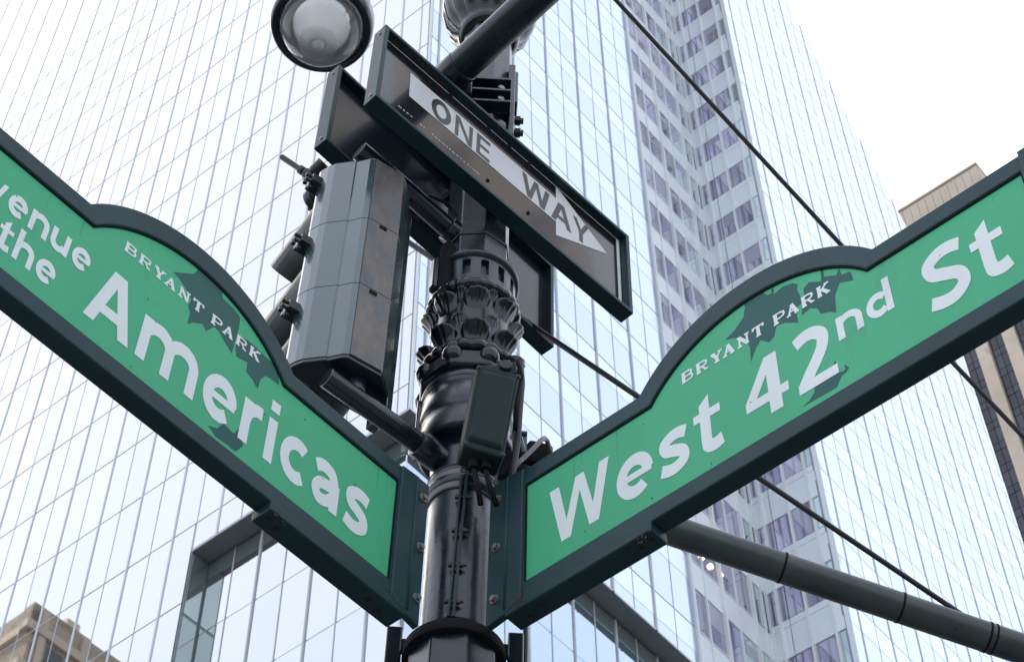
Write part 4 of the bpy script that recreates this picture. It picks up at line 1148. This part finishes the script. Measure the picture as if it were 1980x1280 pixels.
# frame end plate of the right sign at the far end
b = MB(); b.box(SR, 1.603, 1.66, -0.03, 0.42, -0.016, 0.038); b.build('end_channel', M['frame'], sR, bevel=0.003)
for x in (0.35, 0.75, 1.05, 1.40):
    b = MB(); b.bolt(SR.P(x, 0.409, 0.012), SR.up, 0.005, 0.003); b.build('frame_screw', M['steel'], sR)

# ================================================================== ONE WAY SIGNS
H1, H2 = H(45.8), H(49.0)
n1 = H1.cross(U); n1 = n1 if n1.dot(CAM - B0) > 0 else -n1
n2 = H2.cross(U); n2 = n2 if n2.dot(CAM - B0) > 0 else -n2
O1 = Frame(B0 + n1 * 0.155, H1, U, n1)
O2 = Frame(B0 - n2 * 0.120, H2, U, n2)
def quad_from(fr, tl, bl, tr, br):
    p = [fr.px(*tl), fr.px(*bl), fr.px(*tr), fr.px(*br)]
    return min(p[0][0], p[1][0]), max(p[2][0], p[3][0]), (p[1][1] + p[3][1]) / 2, (p[0][1] + p[2][1]) / 2, p
def box_sign(fr, u0, u1, v0, v1, label, back=False):
    st = thing('one_way_sign', FOOT + fr.n * 0.2 if not back else FOOT - fr.n * 0.2, label, 'traffic sign', 'framed one way signs high on the post')
    e = 0.016
    outo = [(u0, v0), (u1, v0), (u1, v1), (u0, v1)]
    ini = [(u0 + e, v0 + e), (u1 - e, v0 + e), (u1 - e, v1 - e), (u0 + e, v1 - e)]
    b = MB(); b.ringslab(fr, outo, ini, -0.052, 0.0); b.build('frame', M['frame'], st, bevel=0.0025)
    b = MB(); b.box(fr, u0 + e - 0.001, u1 - e + 0.001, v0 + e - 0.001, v1 - e + 0.001, -0.036, -0.028); b.build('face_plate', M['backplate'] if back else M['blackface'], st)
    for u in (u0, u1):
        for v in (v0 + 0.03, v1 - 0.03):
            d = fr.h * (-1 if u == u0 else 1)
            b = MB(); b.bolt(fr.P(u, v, -0.025), d, 0.005, 0.003); b.build('frame_screw', M['steel'], st)
    for k_ in range(2):
        uu = u0 + (u1 - u0) * (0.06 + 0.90 * k_)
        b = MB(); b.bolt(fr.P(uu, v0, -0.022), -fr.up, 0.006, 0.003); b.build('frame_screw', M['bolt'], st)
    return st
u0, u1, v0, v1, p = quad_from(O1, (747, 44), (727, 186), (1213, 456), (1225, 606))
sO1 = box_sign(O1, u0, u1, v0, v1, 'front black one way sign with a white arrow pointing right')
print('one way', u0, u1, v0, v1, p)
FW = -0.0275
b = MB()
q = 0.020; t_ = 0.013; tv = 0.0035
b.ringslab(O1, [(u0 + q, v0 + q), (u1 - q, v0 + q), (u1 - q, v1 - q), (u0 + q, v1 - q)], [(u0 + q + t_, v0 + q + tv), (u1 - q - t_, v0 + q + tv), (u1 - q - t_, v1 - q - tv), (u0 + q + t_, v1 - q - tv)], FW - 0.001, FW + 0.0004)
b.build('border_line', M['white'], sO1)
def on1(x, y): return O1.px(x, y, FW)
a0 = on1(794, 140); a1 = on1(790.5, 189); h0 = on1(1077, 362); tip = on1(1174, 495); h1 = on1(1083, 462)
mid1, mid0 = (a1[1] + on1(1088, 437)[1]) / 2, (a0[1] + on1(1085, 394)[1]) / 2
uh = (h0[0] + h1[0]) / 2
vc = (mid0 + mid1) / 2
hh = (h0[1] - h1[1]) / 2
ub = uh - 0.012
b = MB()
w_ = FW + 0.0004
b.poly([O1.P(a1[0], mid1, w_), O1.P(ub, mid1, w_), O1.P(ub, mid0, w_), O1.P(a0[0], mid0, w_)])
b.poly([O1.P(ub, vc - hh, w_), O1.P(tip[0], vc, w_), O1.P(ub, vc + hh, w_), O1.P(ub, mid0, w_), O1.P(ub, mid1, w_)])
arrow = b.build('arrow', M['arrow'], sO1)
print('arrow', a0, a1, h0, h1, tip)
e0 = on1(833, 215); e1 = on1(947, 300)
w0_ = on1(1009, 337); w1_ = on1(1138, 440)
ph = (mid0 - mid1)
word('ONE', O1, e0[0], e1[0], vc - ph * 0.46, vc + ph * 0.40, FW + 0.0008, M['blackprint'], sO1, gap=0.26)
word('WAY', O1, w0_[0], w1_[0], vc - ph * 0.45, vc + ph * 0.42, FW + 0.0008, M['blackprint'], sO1, gap=0.10)
d0 = on1(772, 193); d1 = on1(927, 326)
vs_ = (mid1 + v0) / 2
ln = d1[0] - d0[0]
for wd, f0, f1 in (('DEPT', 0.0, 0.17), ('OF', 0.26, 0.32), ('TRANSPORTATION', 0.40, 1.0)):
    lettering(wd, O1, d0[0] + ln * f0, d0[0] + ln * f1, vs_ - 0.003, vs_ + 0.005, FW + 0.0006, M['white'], sO1, offset=0.0, spacing=1.5)['kind'] = 'stuff'
for x, y in ((945, 249), (1022, 318), (944, 349), (1022, 412), (872, 178), (985, 282)):
    u, v = on1(x, y)
    b = MB(); b.bolt(O1.P(u, min(max(v, v0 + 0.024), v1 - 0.024), -0.028), O1.n, 0.0055, 0.006); b.build('rivet', M['bolt'], sO1)
b = MB()
for k_ in range(70):                      # flaking rust along the inside of the top rail
    u = u0 + 0.05 + random.random() ** 1.3 * 0.22; w = -0.006 - random.random() * 0.02; s = random.uniform(0.0012, 0.0045)
    b.box(O1, u, u + s * 1.6, v1 - 0.016 - 0.0012, v1 - 0.016 + 0.0005, w - s, w)
b.build('rust_patch', M['rust'], sO1)['kind'] = 'stuff'
tl = O2.px(665, 100); bl = O2.px(632, 238); br = O2.px(1071, 702); tr = O2.px(1072, 546)
print('back sign', tl, bl, br, tr)
sO2 = box_sign(O2, (tl[0] + bl[0]) / 2, (br[0] + tr[0]) / 2, (bl[1] + br[1]) / 2, (tl[1] + tr[1]) / 2, 'rear black framed sign turned away, behind the one way sign and post', True)
for fr, st, w in ((O1, sO1, -0.052), (O2, sO2, 0.0)):       # strap brackets to the post
    pass
b = MB(); b.box(O1, -0.05, 0.05, 1.80, 1.83, -0.155, -0.052); b.box(O1, -0.05, 0.05, 1.98, 2.01, -0.155, -0.052); b.build('post_bracket', M['post'], sO1)
b = MB(); b.box(O2, -0.05, 0.05, 1.74, 1.77, -0.0, 0.12); b.box(O2, -0.05, 0.05, 1.90, 1.93, 0.0, 0.12); b.build('post_bracket', M['post'], sO2)
b = MB(); b.tube([O2.P(-0.16, 1.79, -0.01), O2.P(-0.13, 1.80, 0.04), O2.P(-0.08, 1.78, 0.07), O2.P(-0.03, 1.77, 0.085)], 0.006, 8); b.build('loose_wire', M['cable'], sO2)

# ================================================================== TRAFFIC SIGNAL
ha, hb = H(38), H(128)
FA = Frame(B0, ha, hb, U)                       # plan of the signal: (a, b) at height w
sig = thing('traffic_signal', FOOT + ha * -0.39, 'dark green three section traffic signal seen from behind, left of the post', 'traffic signal')
sec = [(-0.522, 0.042), (-0.513, 0.016), (-0.503, -0.003), (-0.462, -0.046), (-0.458, -0.0455), (-0.434, -0.078), (-0.421, -0.0865), (-0.322, -0.089), (-0.270, -0.042), (-0.264, -0.030), (-0.264, 0.052), (-0.522, 0.052)]
VB_, VT_ = 0.665, 1.56
sh = (VT_ - VB_) / 3
for k_ in range(3):
    z0, z1 = VB_ + sh * k_ + 0.0005, VB_ + sh * (k_ + 1) - 0.0005
    # side and chamfer skin, then the worn back plate set 2 mm proud, a warm sheen painted into its colour
    b = MB(); b.prism([FA.P(a, c, z0) for a, c in sec], [FA.P(a, c, z1) for a, c in sec])
    so = b.build('signal_section', M['signal'], sig, bevel=0.0018)
    b = MB(); q = [(-0.419, -0.0875), (-0.325, -0.0905), (-0.325, -0.0925), (-0.419, -0.0895)]
    b.prism([FA.P(a, c, z0 + 0.001) for a, c in q], [FA.P(a, c, z1 - 0.001) for a, c in q]); b.build('back_plate', M['signal_back'], so)
    # hinge / latch on the left edge
    zc = z0 + sh * 0.78
    b = MB()
    b.box(Frame(B0, ha, hb, U), -0.548, -0.512, 0.03, 0.075, zc - 0.016, zc + 0.016)
    b.tube([FA.P(-0.540, 0.055, zc - 0.03), FA.P(-0.540, 0.055, zc + 0.03)], 0.0085, 10)
    b.tube([FA.P(-0.565, 0.045, zc - 0.01), FA.P(-0.515, 0.045, zc - 0.01)], 0.006, 8)
    b.tube([FA.P(-0.565, 0.045, zc + 0.012), FA.P(-0.515, 0.045, zc + 0.012)], 0.006, 8)
    b.tube([FA.P(-0.562, 0.05, zc - 0.028), FA.P(-0.562, 0.05, zc - 0.012)], 0.007, 6, smooth=False)
    b.build('latch', M['bolt'], so, bevel=0.0015)
    # tunnel visor on the lens side
    ctr = FA.P(-0.393, 0.052, (z0 + z1) / 2)
    b = MB(); nn = 24; r_ = 0.118; Lv = 0.29; dirv = (hb - U * 0.22).normalized()
    ring0, ring1, ring2, ring3 = [], [], [], []
    for i in range(nn + 1):
        t = R(-72 + 324 * i / nn)
        d = ha * math.cos(t) + U * math.sin(t)
        ext = Lv * (0.80 + 0.20 * math.sin(t))
        ring0.append(ctr + d * r_); ring1.append(ctr + d * r_ + dirv * ext); ring2.append(ctr + d * (r_ - 0.003)); ring3.append(ctr + d * (r_ - 0.003) + dirv * ext)
    i0 = len(b.v); b.v += ring0 + ring1 + ring2 + ring3; m_ = nn + 1
    for i in range(nn):
        b.f += [[i, i + 1, m_ + i + 1, m_ + i], [2 * m_ + i, 3 * m_ + i, 3 * m_ + i + 1, 2 * m_ + i + 1], [m_ + i, m_ + i + 1, 3 * m_ + i + 1, 3 * m_ + i]]
        b.sm += [True, True, False]
    b.build('visor', M['visor'], so)
    b = MB(); b.lathe(ctr, hb, [(0.0, 0.10), (0.02, 0.085), (0.035, 0.04), (0.038, 0.002)], 32); b.build('lens', M['darkwin'], so)
# hood edge strip down the right side, bolts on it
b = MB(); b.prism([FA.P(a, c, VB_ - 0.04) for a, c in [(-0.268, -0.034), (-0.240, -0.015), (-0.240, 0.06), (-0.268, 0.06)]], [FA.P(a, c, VT_ - 0.05) for a, c in [(-0.268, -0.034), (-0.240, -0.015), (-0.240, 0.06), (-0.268, 0.06)]])
b.build('door_edge', M['signal'], sig, bevel=0.004)
for k_ in range(6):
    b = MB(); b.bolt(FA.P(-0.240, 0.03, VB_ + 0.02 + 0.15 * k_), ha, 0.010, 0.012); b.build('door_bolt', M['bolt'], sig)
for x, y in ((741, 441), (722, 566)):
    P_ = hit(x, y, FA.P(-0.375, -0.0925, 0), -hb); fb_ = Frame(P_, ha, U, -hb)
    b = MB(); b.box(fb_, -0.011, 0.011, -0.006, 0.006, -0.004, 0.0012); b.build('slot', M['rubber'], sig)
# end plates
for z0, z1 in ((VB_ - 0.012, VB_ - 0.0005), (VT_ + 0.0005, VT_ + 0.006)):
    b = MB(); b.prism([FA.P(a * 0.98 - 0.0079, c * 0.98, z0) for a, c in sec], [FA.P(a * 0.98 - 0.0079, c * 0.98, z1) for a, c in sec]); b.build('end_plate', M['post'], sig, bevel=0.002)
# pipe brackets to the post
h42 = H(42)
def b42(u, v): return B0 + h42 * u + U * v
b = MB(); b.tube([b42(-0.452, 1.645), b42(-0.30, 1.622), b42(-0.085, 1.578)], 0.031, 24); pb = b.build('pipe_bracket', M['post'], sig, bevel=0.003)
b = MB(); b.tube([b42(-0.115, 1.584), b42(-0.07, 1.575)], 0.038, 24); b.build('pipe_fitting', M['post'], pb, bevel=0.003); b = MB(); b.tube([b42(-0.36, 1.55), b42(-0.36, 1.63)], 0.028, 16); b.build('pipe_nipple', M['post'], pb, bevel=0.003)
b = MB(); b.tube([b42(-0.447, 0.6085), b42(-0.28, 0.60), b42(-0.08, 0.588)], 0.0275, 24); pb = b.build('pipe_bracket', M['post'], sig, bevel=0.003)
b = MB(); b.tube([b42(-0.155, 0.592), b42(-0.075, 0.586)], 0.038, 20); b.build('pipe_fitting', M['post'], pb, bevel=0.003); b = MB(); b.tube([b42(-0.36, 0.61), b42(-0.36, 0.665)], 0.03, 16); b.build('pipe_nipple', M['post'], pb, bevel=0.003)

# ================================================================== MAST ARMS, ROD, CABLE
PA = at_hor(878, 143, 3.02); zc_ = PA.z
def at_z(x, y, z):
    d = ray(x, y); return CAM + d * ((z - CAM.z) / d.z)
PE = at_z(612, 392, zc_); PS = at_z(1160, -119, zc_)
ma = thing('mast_arm', FOOT + toc * 0.15, 'thick dark green pipe arm crossing the post at the top', 'pole arm')
dirp = (PS - PE).normalized()
b = MB(); b.tube([PE, PE + dirp * 0.5, PA, PS, PS + dirp * 2.0], [0.05, 0.052, 0.054, 0.056, 0.058], 40); b.build('pipe', M['arm'], ma)
b = MB(); b.tube([PE - dirp * 0.01, PE + dirp * 0.02], 0.054, 32); b.build('end_cap', M['arm'], ma, bevel=0.004)
b = MB(); b.tube([PA + dirp * -0.05, PA + dirp * 0.04], 0.0575, 40); b.build('saddle', M['post'], ma, bevel=0.003)
b = MB(); b.box(Frame(PA, side, U, toc), -0.05, 0.06, -0.06, 0.04, -0.14, -0.03); b.build('saddle_bracket', M['post'], ma, bevel=0.003)

AS = ax(0.70) + fwd * 0.05; AE = at_slant(2070, 1286, 5.15)
la = thing('mast_arm', FOOT + fwd * 0.1, 'weathered grey green mast arm at lower right with dark bands', 'pole arm')
b = MB(); b.tube([AS, (AS + AE) / 2, AE, AE + (AE - AS) * 0.5], [0.0405, 0.0405, 0.0405, 0.0405], 40); b.build('pipe', M['arm_grey'], la)
dA = (AE - AS).normalized()
def on_arm(px):
    best = min((abs(proj(AS + (AE - AS) * (k_ / 2000))[0] - px), k_) for k_ in range(2001)); return AS + (AE - AS) * (best[1] / 2000)
for x, th in ((1512, 0.006), (1740, 0.006), (1908, 0.006), (1920, 0.005)):
    c = on_arm(x); b = MB(); b.tube([c - dA * th / 2, c + dA * th / 2], 0.0418, 40); b.build('band', M['rubber'], la)
c0, c1 = on_arm(1590), on_arm(1700)
upA = (Vector((0, 0, 1)) - dA * dA.z).normalized()
b = MB(); b.tube([c0 + upA * 0.040, c0 * 0.6 + c1 * 0.4 + upA * 0.047, c1 * 0.7 + c0 * 0.3 + upA * 0.045, c1 + upA * 0.0405], 0.003, 8); b.build('loose_wire', M['cable'], la)

GE = on_arm(1880) + upA * 0.040; GE0 = on_arm(1912) + upA * 0.042
GS = at_slant(545, 304, 6.75)
rod = thing('guy_rod', FOOT + fwd * 0.3, 'thin dark guy rod running from the signal down to the right arm', 'guy rod')
b = MB(); b.tube([GS, GS + (GE - GS) * 0.5, GE, GE0], [0.0105, 0.009, 0.0072, 0.0072], 14); b.build('rod', M['cable'], rod)
G1 = GS + (GE - GS).normalized() * 0.19
b = MB(); dG = (GE - GS).normalized()
b.tube([G1 - dG * 0.05, G1 + dG * 0.03], 0.022, 8, smooth=False); b.tube([G1 - dG * 0.085, G1 - dG * 0.06], 0.018, 6, smooth=False)
b.box(Frame(G1, CX, CU, -_f), -0.024, 0.03, -0.11, 0.02, -0.03, 0.01)
b.tube([G1 + CX * 0.0 + CU * 0.02, G1 + CX * 0.035 + CU * 0.055], 0.028, 10)
b.build('clevis', M['bolt'], rod, bevel=0.004)

K0 = at_slant(1190, 0, 8.3); K1 = at_slant(1632, 480, 7.9); K2 = at_slant(1980, 846, 7.6)
kd0 = (K0 - K1).normalized(); kd1 = (K2 - K1).normalized()
oc = thing('overhead_cable', K0, 'long black overhead cable slanting across the glass tower from top to right', 'cable')
b = MB(); b.tube([K0 + kd0 * 6, K0 + kd0 * 1, K0, K1, K2, K2 + kd1 * 1, K2 + kd1 * 5], 0.0098, 12); b.build('cable', M['cable'], oc)

# ================================================================== BOXES AND CABLES ON THE POST
jb = thing('junction_box', FOOT + toc * 0.2, 'small tilted dark green utility box strapped to the post under the leaves', 'junction box')
pc = at_hor(950, 800, 2.965)
nj = (toc + side * 0.05 - U * 0.10).normalized()
def jp(x, y, w=0.0): return hit(x, y, pc + nj * w, nj)
cor = [jp(925, 704), jp(1006, 723), jp(974, 885), jp(895, 861)]
def inset(q, t):
    c = sum(q, Vector()) / len(q)
    return [p + (c - p) * t for p in q]
bk = -nj * 0.072 - side * 0.012
b = MB(); b.prism([p + bk for p in cor], cor); b.build('case', M['box'], jb, bevel=0.006)
lid = inset(cor, 0.17)
b = MB(); b.prism([p + nj * 0.0003 for p in inset(cor, 0.13)], [p + nj * 0.010 for p in inset(cor, 0.21)]); b.build('raised_lid', M['box'], jb, bevel=0.004)
for p in inset(cor, 0.07):
    b = MB(); b.bolt(p, nj, 0.0045, 0.003); b.build('lid_screw', M['bolt'], jb)
b = MB(); tp = (cor[0] * 0.35 + cor[1] * 0.65)
b.prism([tp + side * -0.026 - nj * 0.012, tp + side * 0.03 - nj * 0.012, tp + side * 0.026 + U * 0.045 - nj * 0.012, tp - side * 0.02 + U * 0.045 - nj * 0.012],
        [tp + side * -0.026 - nj * 0.006, tp + side * 0.03 - nj * 0.006, tp + side * 0.026 + U * 0.045 - nj * 0.006, tp - side * 0.02 + U * 0.045 - nj * 0.006]); b.build('hanger_tab', M['box'], jb, bevel=0.002)
b = MB(); b.tube([tp + U * 0.02 - nj * 0.008, tp + U * 0.02 + nj * 0.006], 0.016, 16); b.build('hanger_bolt', M['bolt'], jb, bevel=0.003)
lo = (cor[2] + cor[3]) / 2 + bk * 0.5
for k_, (du, L_) in enumerate(((-0.012, 0.05), (0.016, 0.04))):
    b = MB(); b.tube([lo + side * du, lo + side * du - U * 0.03], 0.013, 12); b.tube([lo + side * du - U * 0.03, lo + side * (du + 0.01) - U * 0.08, lo + side * (du + 0.02 + 0.01 * k_) - U * 0.13 + fwd * 0.02], 0.007, 10); b.build('cable_gland', M['rubber'], jb)
# bracket behind it and strap
b = MB(); b.tube([tp + U * 0.02 - nj * 0.01, ax(0.86) + toc * 0.12 + side * 0.03], 0.014, 10); b.build('hanger_stem', M['bolt'], jb)

sc_ = thing('camera_housing', FOOT + side * 0.3, 'small black camera housing beside the post above the right sign with a bent grey conduit', 'camera')
ph_ = at_hor(1030, 880, 3.28)
FH_ = Frame(ph_, (side + fwd * 0.25).normalized(), (U + side * 0.35).normalized(), toc)
b = MB(); b.box(FH_, -0.026, 0.045, -0.042, 0.042, -0.05, 0.02); b.build('body', M['rubber'], sc_, bevel=0.012)
def c3(x, y, h): return at_hor(x, y, h)
b = MB(); b.tube([c3(994, 905, 3.18), c3(1004, 893, 3.18), c3(1030, 868, 3.19), c3(1046, 851, 3.2), c3(1053, 847, 3.22), c3(1058, 852, 3.24), c3(1064, 874, 3.27)], 0.0065, 12); b.build('conduit', M['conduit'], sc_)
b = MB(); b.tube([c3(1000, 840, 3.22), c3(1012, 880, 3.22)], 0.012, 10); b.box(Frame(c3(1004, 868, 3.25), side, U, toc), -0.02, 0.02, -0.05, 0.05, -0.03, 0.01); b.build('mount_plate', M['post'], sc_, bevel=0.003)

pipe = thing('conduit_pipe', ax(-0.05) + side * 0.15, 'thin black vertical pipe under the right sign beside the post', 'pipe')
q0 = at_hor(1016, 1215, 3.35); q1 = at_hor(1014, 1400, 3.35)
b = MB(); b.tube([q0 + U * 0.25, q0, q1, q1 - U * 2.0], 0.0062, 12); b.build('pipe', M['cable'], pipe)

cb_ = thing('cable_run', ax(0.6) + side * 0.1, 'black cables and weathered tape wrapped on the right of the post neck', 'cable')
b = MB(); b.tube([c3(1006, 700, 3.12), c3(1009, 740, 3.12), c3(1004, 800, 3.12), c3(1001, 850, 3.12), c3(992, 905, 3.12), c3(985, 940, 3.12)], 0.009, 10); b.build('cable', M['cable'], cb_)
b = MB(); b.tube([c3(985, 690, 3.08), c3(1003, 706, 3.08), c3(1008, 730, 3.09), c3(998, 770, 3.10), c3(996, 830, 3.10)], 0.006, 10); b.build('cable', M['rubber'], cb_)
b = MB(); b.lathe(B0, U, [(0.445, 0.0872), (0.452, 0.0895), (0.50, 0.1), (0.515, 0.0895), (0.53, 0.088)], 24, a0=0, a1=R(75), rot=T0 + R(15) if False else T0 - R(80), smooth=True); tp_ = b.build('tape_wrap', M['conduit'], cb_)
sm_ = tp_.modifiers.new('solid', 'SOLIDIFY'); sm_.thickness = 0.002
b = MB()
for v, ro in ((0.447, 0.091), (0.515, 0.0925), (0.53, 0.093)):
    b.lathe(B0, U, [(v - 0.003, ro - 0.003), (v, ro), (v + 0.003, ro - 0.003)], 48, caps=False)
b.build('hose_band', M['bolt'], cb_)

# ================================================================== HANGING LAMP
lamp = thing('street_lamp', LMP, 'round hanging street lamp with a clear ribbed glass dome at the top left', 'street lamp')
rD = 0.163
def dome_prof(rad): return [(-rad * math.cos(R(90) * k_ / 20), max(0.0012, rad * math.sin(R(90) * k_ / 20))) for k_ in range(21)] + [(0.025, rad)]
b = MB()
outer = dome_prof(rD); innr = dome_prof(rD - 0.004)
b.lathe(LMP, U, outer + innr[::-1], 128, caps=False)
b.build('glass_dome', M['dome'], lamp)
# prismatic ribs moulded round the bottom and a moulded ring
b = MB()
for k_ in range(56):
    t = 2 * math.pi * k_ / 56
    d = AX_A * math.cos(t) + AX_B * math.sin(t)
    pts = []
    for q in range(5):
        th = R(9 + 19 * q / 4); rr = rD + 0.0006
        pts.append(LMP + d * (rr * math.sin(th)) - U * (rr * math.cos(th)))
    b.tube(pts, 0.0011, 5)
o = b.build('prism_ribs', M['rib'], lamp); o['kind'] = 'stuff'
b = MB()
for th in (4, 7.5): b.lathe(LMP, U, [(-(rD + 0.0012) * math.cos(R(th - .5)), (rD + 0.0012) * math.sin(R(th - .5))), (-(rD + 0.0022) * math.cos(R(th)), (rD + 0.0022) * math.sin(R(th))), (-(rD + 0.0012) * math.cos(R(th + .5)), (rD + 0.0012) * math.sin(R(th + .5)))], 48, caps=False)
b.build('moulded_ring', M['rib'], lamp)
b = MB(); b.lathe(LMP, U, [(0.02, 0.158), (0.05, 0.150), (0.10, 0.118), (0.15, 0.07), (0.17, 0.02), (0.172, 0.002)], 120, caps=False, mod=lambda v, r, t: r * (1 + 0.02 * math.cos(30 * t)))
b.build('refractor', M['opal'], lamp)  # inner reflector made translucent so sky light brightens the dome
b = MB(); b.lathe(LMP, U, [(-0.016, 0.1645), (-0.032, 0.180), (-0.028, 0.194), (0.0, 0.203), (0.06, 0.203), (0.085, 0.190), (0.085, 0.166)], 72, caps=False); b.lathe(LMP, U, [(-0.016, 0.1645), (0.03, 0.166), (0.085, 0.166)], 72, caps=False)
b.build('housing', M['post'], lamp)
b = MB(); b.lathe(LMP, U, [(0.08, 0.180), (0.16, 0.165), (0.24, 0.125), (0.30, 0.075), (0.31, 0.055)], 72, caps=False)
b.build('added_upper_globe', M['globe'], lamp)  # unseen translucent top, added to let sky light into the dome
b = MB(); b.lathe(LMP, U, [(0.305, 0.052), (0.315, 0.06), (0.36, 0.045), (0.42, 0.035), (0.62, 0.033)], 48); b.build('cap', M['post'], lamp)
